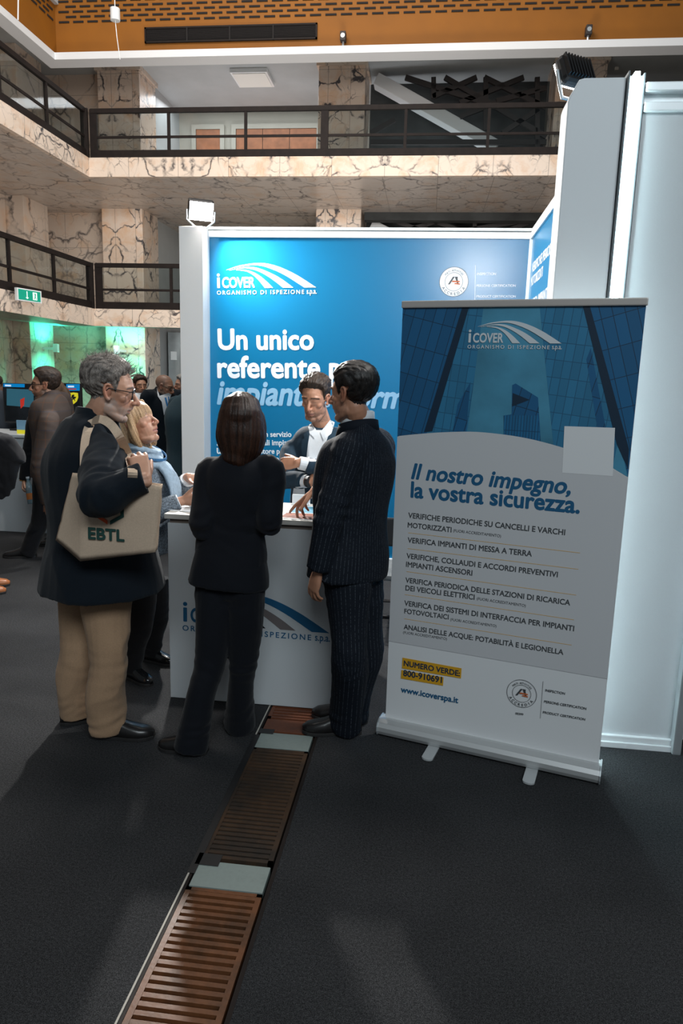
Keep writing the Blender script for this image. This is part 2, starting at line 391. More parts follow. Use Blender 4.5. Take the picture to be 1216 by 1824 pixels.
struct('ceiling_ground', gs, M['marble_soffit'])
n = 1
for z0, z1 in ((Z1a, Z1), (Z2a, Z2)):
    struct('trim_%d' % n, MB().box(BX, 16, BY, BY + 0.1, z0, z1), M['marble_fascia']); n += 1
    struct('trim_%d' % n, MB().box(BX - 0.1, BX, 1.0, BY + 0.1, z0, z1), M['marble_fascia_y']); n += 1
for x0, x1 in ((-8.25, -7.2), (-2.86, -1.77), (2.53, 3.62), (7.9, 9.0)):
    struct('pillar', MB().box(x0, x1, 17.9, 18.95, 0, ZC), M['marble_pillar'], bevel=0.015)
for y0, y1 in ((16.6, 17.7), (11.4, 12.5)):
    struct('pillar', MB().box(WX, WX + 0.45, y0, y1, 0, ZC), M['marble_y'], bevel=0.015)
for x0, x1 in ((-8.3, -7.15), (-2.91, -1.72), (2.48, 3.67), (7.85, 9.05)):
    struct('trim_%d' % n, MB().box(x0, x1, 17.85, 19.0, ZC - 0.1, ZC), M['marble_x']); n += 1
# white cornice and orange frieze
CX = -7.72
struct('trim_%d' % n, MB().box(CX, 16, 14.86, 15.25, 7.79, 7.92).box(CX - 0.3, CX, 1.0, 15.25, 7.79, 7.92), M['cornice']); n += 1
struct('wall_frieze', MB().box(CX - 0.06, 16, 15.06, 15.16, 7.92, 9.8).box(CX - 0.16, CX - 0.06, 1.0, 15.16, 7.92, 9.8), M['orange'])
pf = MB(); rnd = random.Random(4)
for r in range(9):
    z = 8.53 + r * 0.092
    k = 0
    while True:
        x = CX + 0.02 + k * 0.30 + (0.15 if r % 2 else 0); k += 1
        if x > 9.0: break
        pf.box(x, x + 0.215, 15.045, 15.062, z, z + 0.032)
    for q in range(30):
        y = 14.95 - q * 0.30 - (0.15 if r % 2 else 0)
        pf.box(CX - 0.062, CX - 0.045, y - 0.215, y, z, z + 0.032)
struct('trim_%d' % n, pf, M['slot'], fix=False); n += 1

# ---- upstairs doors, lamp, stairs
def door(k, x0, x1, y, z0, z1, leaves, m, fm):
    d = struct('door_%d' % k, MB().box(x0 - 0.12, x0, y - 0.06, y + 0.05, z0, z1 + 0.12).box(x1, x1 + 0.12, y - 0.06, y + 0.05, z0, z1 + 0.12).box(x0, x1, y - 0.06, y + 0.05, z1, z1 + 0.12), fm)
    w = (x1 - x0) / leaves
    for i in range(leaves):
        lf = MB().box(x0 + i * w + 0.008, x0 + (i + 1) * w - 0.008, y - 0.03, y + 0.02, z0, z1).build('door_leaf', m, d, bevel=0.006)
        hx = x0 + i * w + (w - 0.1 if i % 2 == 0 else 0.06)
        MB().box(hx, hx + 0.04, y - 0.08, y - 0.03, z0 + 0.95, z0 + 1.13).build('handle', M['alu'], lf)
    return d
door(1, -6.80, -6.10, 20.97, Z2, 8.42, 1, M['wood_door'], M['cream'])
door(2, -5.65, -3.37, 20.97, Z2, 8.42, 3, M['wood_door'], M['cream'])
grey_door = mat('grey_door_paint', (0.36, 0.39, 0.41), 0.5)
door(3, -7.02, -6.1, 20.97, Z1, 5.3, 1, grey_door, M['cream'])
door(4, -6.72, -6.02, 19.57, 0, 2.35, 1, grey_door, M['plaster'])
struct('wall_back_metal', MB().box(-7.2, -6.84, 19.55, 19.7, 0, 2.8).box(-5.9, -3.0, 19.55, 19.7, 0, 2.8), mat('satin_grey_panel', (0.42, 0.46, 0.48), 0.22, 0.3, noise=0.15, nscale=3))
t = tag(empty('ceiling_light', at(443, 172, 18.0)), 'flat square lamp on the grey ceiling above the brown doors upstairs', 'lamp')
c = Vector((-4.6, 18.6, ZC))
MB().box(c.x - 0.45, c.x + 0.45, c.y - 0.45, c.y + 0.45, ZC - 0.10, ZC).build('lamp_housing', M['white_alu'], t, bevel=0.01)
MB().box(c.x - 0.40, c.x + 0.40, c.y - 0.40, c.y + 0.40, ZC - 0.115, ZC - 0.10).build('diffuser', mat('opal_diffuser', (0.8, 0.8, 0.76), 0.6), t)

st = tag(empty('staircase', (0.3, 18.5, Z2)), 'white sloping stair flight with dark steel braces behind the upper railing', 'staircase')
def pbar(mb, p, q, Y, w, h): mb.bar(at(p[0], p[1], Y), at(q[0], q[1], Y), w, h, (0, 1, 0))
def c5(x, y): return (560 + x * 0.5395, y * 0.5395)
b = MB(); pbar(b, c5(205, 268), c5(600, 490), 18.6, 0.27, 0.4); b.build('stair_flight', M['cornice'], st, bevel=0.02)
for p, q in (((300, 256), (560, 340)), ((430, 256), (765, 452)), ((560, 256), (765, 357)), ((480, 340), (690, 256)), ((600, 335), (765, 290)), ((390, 320), (535, 256)),
             ((565, 256), (565, 430)), ((735, 256), (735, 495)), ((393, 256), (393, 325)), ((185, 440), (265, 395)), ((480, 385), (600, 340)), ((620, 440), (740, 360)), ((185, 470), (765, 470))):
    b = MB(); pbar(b, c5(*p), c5(*q), 18.35, 0.11, 0.08); b.build('brace', M['dark_steel'], st)
st2 = tag(empty('staircase', (0.3, 18.8, Z1)), 'lower stair flight with dark braces seen just above the blue booth wall', 'staircase')
b = MB(); pbar(b, (662, 402), (760, 452), 18.85, 0.24, 0.4); b.build('stair_flight', M['cornice'], st2, bevel=0.02)
for p, q in (((700, 393), (860, 450)), ((770, 393), (900, 440)), ((800, 415), (925, 395)), ((720, 412), (780, 394)), ((757, 394), (757, 440)), ((845, 394), (845, 440)), ((880, 420), (940, 397))):
    b = MB(); pbar(b, p, q, 18.6, 0.10, 0.06); b.build('brace', M['dark_steel'], st2)
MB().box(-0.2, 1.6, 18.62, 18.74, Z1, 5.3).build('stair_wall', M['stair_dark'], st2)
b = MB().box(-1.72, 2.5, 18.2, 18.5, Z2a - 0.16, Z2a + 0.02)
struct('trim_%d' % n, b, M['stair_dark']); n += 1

# ---- vent, small devices on the cornice, pendant
v = tag(empty('air_vent', (-4.18, 15.05, 8.12)), 'long dark air vent in the orange frieze', 'vent')
x0, x1, z0, z1 = -5.91, -2.45, 8.12, 8.40
MB().box(x0, x1, 15.02, 15.06, z0, z0 + 0.03).box(x0, x1, 15.02, 15.06, z1 - 0.03, z1).box(x0, x0 + 0.03, 15.02, 15.06, z0, z1).box(x1 - 0.03, x1, 15.02, 15.06, z0, z1).build('vent_frame', M['rail'], v)
w = (x1 - x0) / 4
for i in range(4):
    b = MB()
    for k in range(9): b.bar((x0 + i * w + 0.02, 15.045, z0 + 0.04 + k * 0.025), (x0 + (i + 1) * w - 0.02, 15.045, z0 + 0.04 + k * 0.025), 0.02, 0.004, (0, 0.7, 0.7))
    b.box(x0 + i * w + 0.01, x0 + (i + 1) * w - 0.01, 15.054, 15.058, z0 + 0.02, z1 - 0.02)
    if i: b.box(x0 + i * w - 0.015, x0 + i * w + 0.015, 15.018, 15.055, z0, z1)
    b.build('grille', M['slot'], v)
for (px, py, lab) in ((611, 72, 'small grey spotlight on the white cornice above the middle pillar'), (1047, 62, 'small grey spotlight on the white cornice above the white booth pillar')):
    p = at(px, py, 14.95); p.z = 7.92
    t = tag(empty('spotlight', p), lab, 'lamp', 'small spotlights on the cornice')
    MB().tube([p, p + Vector((0, 0, 0.10))], 0.022).build('stem', M['alu'], t)
    MB().box(p.x - 0.055, p.x + 0.055, p.y - 0.09, p.y + 0.06, p.z + 0.10, p.z + 0.26).build('lamp_head', M['dark_steel'], t, bevel=0.015)
    MB().tube([p + Vector((0, -0.095, 0.18)), p + Vector((0, -0.088, 0.18))], 0.04, 12).build('lens', M['alu'], t)
p = at(205, 26, 13.5)
t = tag(empty('hanging_sensor', p), 'small white cylinder hanging on a thin cord before the orange frieze', 'sensor')
MB().tube([p + Vector((0, 0, -0.10)), p + Vector((0, 0, 0.10))], 0.085, 20).build('housing', M['white_alu'], t, bevel=0.01)
MB().tube([p + Vector((0, 0, 0.1)), p + Vector((0, 0, 2.0))], 0.008).build('suspension_cord', M['white_alu'], t)
MB().tube([p + Vector((0, 0, -0.1)), p + Vector((0.02, 0.0, -0.35)), p + Vector((0.06, 0.02, -0.72))], 0.007).build('cable', M['white_alu'], t)
a = at(33, -40, 13.0)
tag(MB().tube([a, at(32, 36, 13.0)], 0.012).build('hanging_cable', M['white_alu']), 'thin white cable hanging at the top left corner before the orange frieze', 'cable')

# ---- railings
def railing(label, axis, edge, a, b, z, posts, group='balcony railings'):
    def P(s, h, d=0.0): return (s, edge + d, z + h) if axis == 'x' else (edge - d, s, z + h)
    r = tag(empty('balcony_railing', P((a + b) / 2, 0)), label, 'railing', group)
    MB().bar(P(a, 0.895), P(b, 0.895), 0.07, 0.085).build('top_rail', M['rail'], r)
    MB().bar(P(a, 0.40), P(b, 0.40), 0.03, 0.045).build('middle_rail', M['rail'], r)
    MB().bar(P(a, 0.075), P(b, 0.075), 0.07, 0.145).build('bottom_rail', M['rail'], r)
    for i, s in enumerate(posts):
        wide = 0.15 if i % 3 == 0 else 0.055
        MB().bar(P(s, 0.0), P(s, 0.93), wide, 0.05).build('post', M['rail'], r)
    for s0, s1 in zip(posts[:-1], posts[1:]):
        lo, hi = min(s0, s1) + 0.03, max(s0, s1) - 0.03
        g = MB()
        A, B = P(lo, 0.12, 0.0), P(hi, 0.87, 0.008)
        g.box(min(A[0], B[0]), max(A[0], B[0]), min(A[1], B[1]), max(A[1], B[1]), A[2], B[2])
        g.build('glass_panel', M['rail_glass'], r)
px = [BX + 0.10 + i * 1.594 for i in range(14)]
railing('long dark railing with glass along the upper back balcony', 'x', BY + 0.06, px[0] - 0.05, px[-1], Z2, px)
railing('dark railing with glass along the lower back balcony', 'x', BY + 0.06, px[0] - 0.05, px[-1], Z1, px)
py = [BY - 0.02 - i * 1.50 for i in range(9)]
railing('dark railing with glass along the upper left balcony', 'y', BX - 0.06, py[0], py[-1], Z2, py)
railing('dark railing with glass along the lower left balcony', 'y', BX - 0.06, py[0], py[-1], Z1, py)

# ---- exit sign on the left balcony edge
q = at(30, 525, 12.0)
exm = mat('green_sign_face', (0.0, 0.22, 0.14), 0.4, emit=(0.0, 0.30, 0.20), estr=0.5)
wxm = mat('sign_white', (0.75, 0.9, 0.85), 0.5, emit=(0.7, 0.9, 0.85), estr=0.4)
t = tag(empty('exit_sign', (BX + 0.08, 12.1, 2.95)), 'green emergency exit sign on the edge of the lower left balcony', 'sign')
EP = Plane((BX + 0.16, 11.85, 2.86), (0.25, 1, 0), (0, 0, 1))
b = MB(); poly_on(b, EP, [(-0.03, -0.02), (0.53, -0.02), (0.53, 0.19), (-0.03, 0.19)], -0.05, 0.05); b.build('sign_case', M['white_alu'], t)
b = MB(); poly_on(b, EP, [(0, 0), (0.5, 0), (0.5, 0.17), (0, 0.17)], 0.0, 0.004); b.build('sign_face', exm, t)
b = MB()
poly_on(b, EP, [(0.15, 0.05), (0.19, 0.02), (0.23, 0.05), (0.20, 0.05), (0.20, 0.15), (0.18, 0.15), (0.18, 0.05)], 0.005)
poly_on(b, EP, [(0.32, 0.02), (0.42, 0.02), (0.42, 0.15), (0.32, 0.15)], 0.005)
b.build('pictogram', wxm, t)
b = MB(); poly_on(b, EP, [(0.345, 0.03), (0.36, 0.03), (0.375, 0.07), (0.39, 0.03), (0.40, 0.03), (0.385, 0.09), (0.395, 0.11), (0.38, 0.14), (0.36, 0.13), (0.365, 0.09)], 0.006); b.build('running_figure', exm, t)
# wall sign by the ground floor door
p = at(272, 636, 20.5)
tag(MB().box(-7.12, -6.95, 19.52, 19.55, 2.05, 2.28).build('wall_sign', M['white_print']), 'small pale sign on the far wall left of the grey door', 'sign')

# green uplights on the ground floor
for k, (x, y, lab) in enumerate(((-7.72, 17.35, 'small white uplight on the green lit pillar behind the grey haired man'), (WX + 0.80, 17.15, 'small white uplight on the green lit pillar behind the screens'))):
    t = tag(empty('uplight', (x, y, 2.05)), lab, 'lamp', 'green uplights')
    MB().box(x - 0.06, x + 0.06, y - 0.05, y + 0.05, 2.12, 2.32).build('lamp_body', M['white_alu'], t, bevel=0.01)
    (MB().box(x - 0.02, x + 0.02, y + 0.05, 17.9, 2.18, 2.24) if k == 0 else MB().box(WX + 0.45, x - 0.06, y - 0.02, y + 0.02, 2.18, 2.24)).build('bracket', M['white_alu'], t)
    aim = Vector((0, 1, 0)) if k == 0 else Vector((-1, 0, 0))
    spot_light('green_uplight', (x, y, 2.36), Vector((x, y, 2.9)) + aim * 0.12, 85, (0.03, 1.0, 0.66), 170, 0.7, 0.06)
    spot_light('green_downlight', Vector((x, y, 2.08)) - aim * 0.3, Vector((x, y, 1.0)) + aim * 0.6, 75, (0.03, 1.0, 0.66), 120, 0.8, 0.06)
# ================================================================== BOOTH
def curve(pts, n=8):
    """smooth 2-d curve through points"""
    out = []
    P = [Vector((*p, 0)) for p in pts]
    for i in range(len(P) - 1):
        p0 = P[max(i - 1, 0)]; p1 = P[i]; p2 = P[i + 1]; p3 = P[min(i + 2, len(P) - 1)]
        for k in range(n):
            t = k / n
            q = 0.5 * ((2 * p1) + (p2 - p0) * t + (2 * p0 - 5 * p1 + 4 * p2 - p3) * t * t + (3 * p1 - p0 - 3 * p2 + p3) * t ** 3)
            out.append((q.x, q.y))
    out.append(tuple(pts[-1])); return out
SWOOSH = (([(.10, .175), (.25, .217), (.45, .235), (.62, .20), (.80, .12), (.995, 0)], [(.10, .173), (.25, .205), (.42, .213), (.56, .175), (.70, .11), (.877, 0)]),
          ([(.13, .172), (.27, .198), (.40, .193), (.55, .138), (.66, .078), (.77, 0)], [(.13, .169), (.27, .188), (.38, .173), (.48, .13), (.575, .07), (.667, 0)]),
          ([(.20, .176), (.30, .172), (.40, .137), (.49, .073), (.568, 0)], [(.20, .172), (.30, .158), (.37, .123), (.43, .067), (.484, 0)]))
def strip_on(mb, pl, top, bot, f, h, t=0.0004):
    """a band between two curves as one thin slab"""
    n = len(top)
    P = [f(*q) for q in top]; Q = [f(*q) for q in bot]
    vs = [pl.p(u, v, h + t) for u, v in P] + [pl.p(u, v, h + t) for u, v in Q]
    mb.add(vs, [(i, n + i, n + i + 1, i + 1) for i in range(n - 1)])
def logo(pl, a, b, parent, mats, tagline=True, h=0.001):
    """the arch logo; a, b: plane uv of the lower left and lower right of the arches"""
    w = math.hypot(b[0] - a[0], b[1] - a[1]); cu, cv = (b[0] - a[0]) / w, (b[1] - a[1]) / w
    def f(x, y): return (a[0] + (x * cu - y * cv) * w, a[1] + (x * cv + y * cu) * w)
    for (top, bot), m in zip(SWOOSH, mats[:3]):
        mb = MB(); T = curve(top, 8); B = curve(bot, 8); strip_on(mb, pl, T, B, f, h)
        mb.build('logo_arch', m, parent, fix=False)
    mb = MB()
    text_on(mb, pl, 'i', f(0.004, 0.008), f(0.034, 0.008), h, 0.016, height=0.135 * w)
    text_on(mb, pl, 'COVER', f(0.055, 0.008), f(0.385, 0.008), h, 0.030, height=0.10 * w)
    mb.build('logo_name', mats[3], parent, fix=False)
    if tagline:
        mb = MB()
        text_on(mb, pl, 'ORGANISMO DI ISPEZIONE', f(0.0, -0.058), f(0.875, -0.058), h, 0.016, height=0.038 * w, spacing=1.35)
        text_on(mb, pl, 's.p.a.', f(0.90, -0.058), f(1.0, -0.058), h, 0.016, height=0.034 * w)
        mb.build('logo_tagline', mats[3], parent, fix=False)
def ring_on(mb, pl, c, r0, r1, h, n=48):
    vs = []; fs = []
    for i in range(n):
        a = 2 * math.pi * i / n
        for r in (r0, r1): vs.append(pl.p(c[0] + r * math.cos(a), c[1] + r * math.sin(a), h))
    for i in range(n):
        j = (i + 1) % n; fs.append((2 * i, 2 * i + 1, 2 * j + 1, 2 * j))
    mb.add(vs, fs)
def arc_text(mb, pl, body, c, r, a0, a1, size, h, flip=False):
    for i, ch in enumerate(body):
        if ch == ' ': continue
        a = a0 + (a1 - a0) * i / (len(body) - 1); a = R_(a)
        v, f = text_mesh(ch, 0.01)
        x0 = min(q[0] for q in v); x1 = max(q[0] for q in v)
        tx, ty = (-math.sin(a), math.cos(a)) if flip else (math.sin(a), -math.cos(a))
        nx, ny = (-math.cos(a), -math.sin(a)) if flip else (math.cos(a), math.sin(a))
        out = []
        for x, y, z in v:
            X = (x - (x0 + x1) / 2) * size; Y = y * size
            out.append(pl.p(c[0] + r * math.cos(a) + tx * X + nx * Y, c[1] + r * math.sin(a) + ty * X + ny * Y, h + z))
        mb.add(out, f)
def badge(pl, c, r, parent, disc, dark, orange, inner, h=0.001):
    if disc:
        mb = MB(); ring_on(mb, pl, c, 0.0, r, h); mb.build('badge_disc', disc, parent, fix=False)
    mb = MB()
    ring_on(mb, pl, c, r * 0.97, r, h + 0.0006); ring_on(mb, pl, c, r * 0.60, r * 0.625, h + 0.0006)
    arc_text(mb, pl, 'MULTI ACTIVITIES', c, r * 0.70, 140, 40, r * 0.17, h + 0.0006)
    arc_text(mb, pl, 'ACCREDIA', c, r * 0.90, 212, 328, r * 0.26, h + 0.0006, True)
    def q(x, y): return (c[0] + x * r, c[1] + y * r)
    poly_on(mb, pl, [q(-.40, -.18), q(-.27, -.18), q(.05, .34), q(.25, .12), q(.25, .34), q(-.08, .34)], h + 0.0006)
    poly_on(mb, pl, [q(.05, .34), q(.20, .34), q(.36, -.18), q(.25, -.18)], h + 0.0004)
    mb.build('badge_print', dark, parent, fix=False)
    mb = MB(); poly_on(mb, pl, [q(-.16, -.02), q(-.10, .08), q(.40, .06), q(.42, -.02)], h + 0.0011); poly_on(mb, pl, [q(.02, -.16), q(.08, -.08), q(.42, -.10), q(.44, -.18)], h + 0.0011)
    mb.build('badge_mark', orange, parent, fix=False)

M['ink'] = mat('dark_blue_ink', (0.012, 0.03, 0.062), 0.6)
M['ink_grey'] = mat('grey_ink', (0.05, 0.055, 0.06), 0.6)
M['ink_blue'] = mat('blue_ink', (0.004, 0.095, 0.215), 0.6)
M['ink_orange'] = mat('orange_ink', (0.60, 0.13, 0.03), 0.6)
M['ink_yellow'] = mat('yellow_ink', (0.66, 0.34, 0.012), 0.6)

# ---- blue back wall
YB = 6.447
xl, xr = at(374, 600, YB).x, at(944, 412, YB).x
zt = 2.93
t = tag(empty('booth_wall', ((xl + xr) / 2, YB, 0)), 'wide bright blue booth wall with white lettering behind the talking group', 'partition', 'booth walls')
MB().box(xl, xr, YB, YB + 0.05, 0.06, zt - 0.04).build('panel', M['blue'], t)
MB().box(xl - 0.02, xr + 0.03, YB - 0.02, YB + 0.06, zt - 0.045, zt + 0.01).box(xl - 0.02, xr + 0.03, YB - 0.01, YB + 0.05, zt + 0.02, zt + 0.045).build('top_rail', M['white_alu'], t, bevel=0.006)
MB().box(xl, xr, YB - 0.03, YB + 0.06, 0.0, 0.06).build('base_rail', M['white_alu'], t, bevel=0.004)
MB().box(xl - 0.03, xl, YB - 0.03, YB + 0.05, 0, zt).build('upright', M['white_alu'], t, bevel=0.006)
MB().box(xr, xr + 0.03, YB - 0.03, YB + 0.05, 0, zt).build('upright', M['white_alu'], t, bevel=0.006)
BW = Plane((xl, YB, 0), (1, 0, 0), (0, 0, 1))
B_ = BW.uv
logo(BW, B_(386, 514), B_(564, 512), t, [M['white_print']] * 4)
mb = MB()
text_on(mb, BW, 'Un unico', B_(388, 622), B_(559, 622), bold=0.03, ys=1.06)
text_on(mb, BW, 'referente per', B_(387, 672), B_(655, 673), bold=0.03, ys=1.06)
for body, x0, x1, y in (('n servizio', 472, 519, 778), ('I', 386, 388.5, 779), ('s', 386, 393, 794), ('ipali impianti', 461, 524, 793), ('un', 386, 404, 808), ('cutore per', 457, 509, 808),
                        ('co', 386, 402, 823), ('rilascio', 460, 497, 822)):
    text_on(mb, BW, body, B_(x0, y), B_(x1, y), bold=0.02, ys=1.08)
text_on(mb, BW, 'INSPECTION', B_(849, 490), B_(883, 490), bold=0.014); text_on(mb, BW, 'PERSONS CERTIFICATION', B_(848, 511), B_(918, 511), bold=0.014)
text_on(mb, BW, 'PRODUCT CERTIFICATION', B_(848, 530), B_(918, 530), bold=0.014)
a, b = B_(846, 472), B_(845, 535); poly_on(mb, BW, [(a[0], a[1]), (a[0] + 0.004, a[1]), (b[0] + 0.004, b[1]), b], 0.0005)
mb.build('lettering', M['white_print'], t, fix=False)
mb = MB(); [text_on(mb, BW, q, B_(x0, y0), B_(x1, y1), bold=0.03, shear=0.22, height=0.205 * hk) for q, x0, y0, x1, y1, hk in (('impianti', 386, 719, 554, 722, 1), ('a', 569, 723, 588, 723.5, 0.69), ('norma', 604, 724, 744, 728, 0.69))]; mb.build('pale_lettering', M['pale_blue_print'], t, fix=False)
cc = B_(808, 502); badge(BW, cc, B_(834, 502)[0] - cc[0], t, M['white_print'], M['ink_grey'], M['ink_orange'], None)

# ---- blue side wall of the booth
XS = 0.815
t = tag(empty('booth_wall', (XS, 4.9, 0)), 'blue side wall with white lettering running up beside the tall white pillar', 'partition', 'booth walls')
MB().box(XS, XS + 0.05, 3.45, YB, 0.06, zt - 0.04).build('panel', M['blue'], t)
MB().box(XS - 0.02, XS + 0.06, 3.45, YB + 0.05, zt - 0.045, zt + 0.01).box(XS - 0.01, XS + 0.05, 3.45, YB + 0.05, zt + 0.02, zt + 0.045).build('top_rail', M['white_alu'], t, bevel=0.006)
SW = Plane((XS, YB, 0), (0, -1, 0), (0, 0, 1))
mb = MB()
for i, (body, L) in enumerate((('VERIFICHE PERIODICHE SU CANCELLI E VARCHI', 2.45), ('MOTORIZZATI', 0.62), ('VERIFICA IMPIANTI DI MESSA A TERRA', 1.9), ('VERIFICHE, COLLAUDI E ACCORDI PREVENTIVI', 2.4), ('IMPIANTI ASCENSORI', 1.0))):
    z = (2.60, 2.49, 2.30, 2.09, 1.98)[i]
    text_on(mb, SW, body, (0.12, z), (0.12 + L, z), bold=0.02, height=0.075)
mb.build('lettering', M['white_print'], t, fix=False)

# ---- white post at the left end, with its floodlight
YP = 6.25
p0, p1 = at(321, 600, YP).x, at(362, 600, YP).x
t = tag(empty('booth_post', ((p0 + p1) / 2, YP, 0)), 'slim white square post at the left end of the blue wall', 'post')
MB().box(p0, p1, YP, YP + 0.22, 0, 2.94).build('post_body', mat('warm_white_laminate', (0.80, 0.78, 0.76), 0.5), t, bevel=0.003)
fp = Vector(((p0 + p1) / 2 + 0.06, YP + 0.10, 2.950))
M['lamp_on'] = mat('lit_lamp_glass', (1, 1, 1), 0.3, emit=(1.0, 0.98, 0.95), estr=60.0)
def floodlight(label, base, aim, lit, power, k=1.0):
    t = tag(empty('floodlight', base), label, 'lamp', 'booth floodlights')
    aim = (Vector(aim) - base).normalized(); side = aim.cross(Vector((0, 0, 1))).normalized(); up = side.cross(aim)
    c = base + Vector((0, 0, 0.14 * k))
    def B(mb, x0, x1, y0, y1, z0, z1):
        v = [c + (side * x + aim * y + up * z) * k for z in (z0, z1) for y in (y0, y1) for x in (x0, x1)]
        mb.add(v, [(0, 2, 3, 1), (4, 5, 7, 6), (0, 1, 5, 4), (2, 6, 7, 3), (0, 4, 6, 2), (1, 3, 7, 5)]); return mb
    B(MB(), -0.11, 0.11, -0.05, 0.028, -0.085, 0.085).build('lamp_housing', M['black'], t, bevel=0.02)
    fins = MB()
    for q in range(9): B(fins, -0.10 + q * 0.0235, -0.092 + q * 0.0235, -0.075, -0.045, -0.07, 0.07)
    fins.build('cooling_fins', M['black'], t)
    B(MB(), -0.10, 0.10, 0.024, 0.034, -0.075, 0.075).build('lamp_glass', M['lamp_on'], t)
    mb = MB(); mb.tube([c + side * 0.12 * k, c + side * 0.12 * k - Vector((0, 0, 0.09)) * k - aim * 0.02, base + side * 0.05, base - side * 0.05, c - side * 0.12 * k - Vector((0, 0, 0.09)) * k - aim * 0.02, c - side * 0.12 * k], 0.008)
    mb.build('bracket', M['alu'], t)
    spot_light('floodlight_beam', c + aim * 0.06, c + aim * 2, power, (1.0, 0.97, 0.92), 165, 0.5, 0.07)
floodlight('lit floodlight on top of the white post left of the blue wall', fp, (0.1, 2.2, 0.3), True, 850)

# ---- tall white pillar, light strip, white neighbour wall
YR = 3.273
t = tag(empty('booth_pillar', (0.63, YR, 0)), 'tall white pillar with a chamfered top corner right of the blue wall', 'pillar')
poly = [(0.515, 0.0), (0.7395, 0.0), (0.7395, 2.93), (0.575, 2.93), (0.555, 2.925), (0.520, 2.86), (0.515, 2.84)]
MB().prism(poly, (0, YR + 0.16, 0), (1, 0, 0), (0, 0, 1), 0.16).build('pillar_body', mat('white_pillar_laminate', (0.74, 0.77, 0.79), 0.5), t, bevel=0.006)
t = tag(empty('light_strip', (0.775, YR, 0)), 'tall lit white light strip between the white pillar and the white wall', 'lamp')
MB().box(0.742, 0.748, YR - 0.022, YR + 0.09, 0, 2.945).box(0.808, 0.814, YR + 0.002, YR + 0.09, 0, 2.945).box(0.748, 0.808, YR + 0.03, YR + 0.09, 0, 2.945).build('channel', mat('grey_channel_metal', (0.16, 0.18, 0.19), 0.6, 0.0), t)
M['strip'] = mat('lit_strip_diffuser', (0.9, 1, 1), 0.4, emit=(0.72, 0.95, 1.0), estr=26.0)
MB().box(0.767, 0.789, YR - 0.018, YR + 0.03, 0.02, 2.945).build('diffuser', M['strip'], t, bevel=0.004)
t = tag(empty('booth_wall', (1.1, YR, 0)), 'plain white wall of the neighbouring stand at the right edge', 'partition', 'booth walls')
xa, xb = 0.82, 1.256
MB().box(xa, 2.3, YR + 0.015, YR + 0.05, 0.06, 2.80).build('panel', M['white_panel'], t)
MB().box(xa, 2.3, YR - 0.005, YR + 0.07, 2.80, 2.835).box(xa, 2.3, YR + 0.03, YR + 0.06, 2.835, 2.875).box(xa, 2.3, YR - 0.005, YR + 0.07, 2.875, 2.91).build('top_rail', M['white_alu'], t, bevel=0.004)
MB().box(xa, xb, YR - 0.01, YR + 0.06, 0.0, 0.03).box(xa, xb, YR - 0.002, YR + 0.06, 0.03, 0.06).build('base_rail', M['white_alu'], t, bevel=0.004)
MB().box(xb - 0.03, xb + 0.01, YR - 0.03, YR + 0.06, 0, 2.80).build('upright', M['alu'], t, bevel=0.006)
floodlight('black floodlight seen from behind at the top of the white pillar', Vector((0.565, 3.52, 2.935)), (-1.2, 6.3, 1.4), True, 210, 0.72)
t = tag(MB().box(*[0.85, 0.93, 3.9, 3.95, 3.18, 3.24]).build('cornice_device', M['cream'], bevel=0.01), 'small cream box on the hall pillar above the light strip', 'device')
q = at(1098, 122, 17.85); t.location = q - Vector((0.89, 3.925, 3.21)); t.scale = (1, 1, 1)

# ---- counter
YC = 3.41
cx0, cx1, cd = -1.275, -0.285, 0.45
t = tag(empty('counter', ((cx0 + cx1) / 2, YC + cd / 2, 0)), 'white reception counter with a printed front panel between the talking people', 'counter')
MB().box(cx0, cx1, YC, YC + cd, 0.004, 0.952).build('counter_body', M['white_panel'], t, bevel=0.003)
M['birch'] = mat('pale_wood_laminate', (0.56, 0.54, 0.50), 0.4, noise=0.08, nscale=14)
MB().box(cx0 - 0.012, cx1 + 0.012, YC - 0.015, YC + cd + 0.015, 0.975, 1.001).build('countertop', M['birch'], t, bevel=0.003)
MB().box(cx0 + 0.01, cx1 - 0.01, YC + 0.006, YC + cd - 0.006, 0.952, 0.975).build('shadow_gap', mat('brown_edge_band', (0.16, 0.13, 0.11), 0.6), t)
CP = Plane((cx0, YC, 0), (1, 0, 0), (0, 0, 1)); C_ = CP.uv
logo(CP, C_(325, 1108), C_(588, 1128), t, [M['ink_blue'], mat('taupe_ink', (0.16, 0.14, 0.14), 0.6), M['black'], M['ink_blue']], True)

# ---- things on the counter
rnd = random.Random(11)
bm_ = [mat('brochure_cover_%d' % i, c, 0.35, noise=0.35, nscale=14) for i, c in enumerate(((0.06, 0.06, 0.07), (0.10, 0.30, 0.42), (0.30, 0.10, 0.06), (0.55, 0.57, 0.58)))]
def brochure(label, x, y, rot, z, cover):
    t = tag(empty('brochure', (x, y, z)), label, 'brochure', 'brochures on the counter')
    ca, sa = math.cos(rot), math.sin(rot)
    def B(mb, x0, x1, y0, y1, z0, z1):
        v = [(x + ca * q - sa * r, y + sa * q + ca * r, z + s) for s in (z0, z1) for r in (y0, y1) for q in (x0, x1)]
        mb.add(v, [(0, 2, 3, 1), (4, 5, 7, 6), (0, 1, 5, 4), (2, 6, 7, 3), (0, 4, 6, 2), (1, 3, 7, 5)]); return mb
    B(MB(), -0.105, 0.105, -0.148, 0.148, 0.0, 0.003).build('pages', M['white_print'], t)
    B(MB(), -0.092, 0.092, -0.12, 0.135, 0.003, 0.0036).build('cover_picture', bm_[cover], t)
brochure('open brochure with dark picture at the left end of the counter', -1.13, 3.555, 1.35, 1.001, 0)
brochure('pale leaflet under the dark brochure at the left end of the counter', -1.10, 3.59, 1.75, 1.0046, 3)
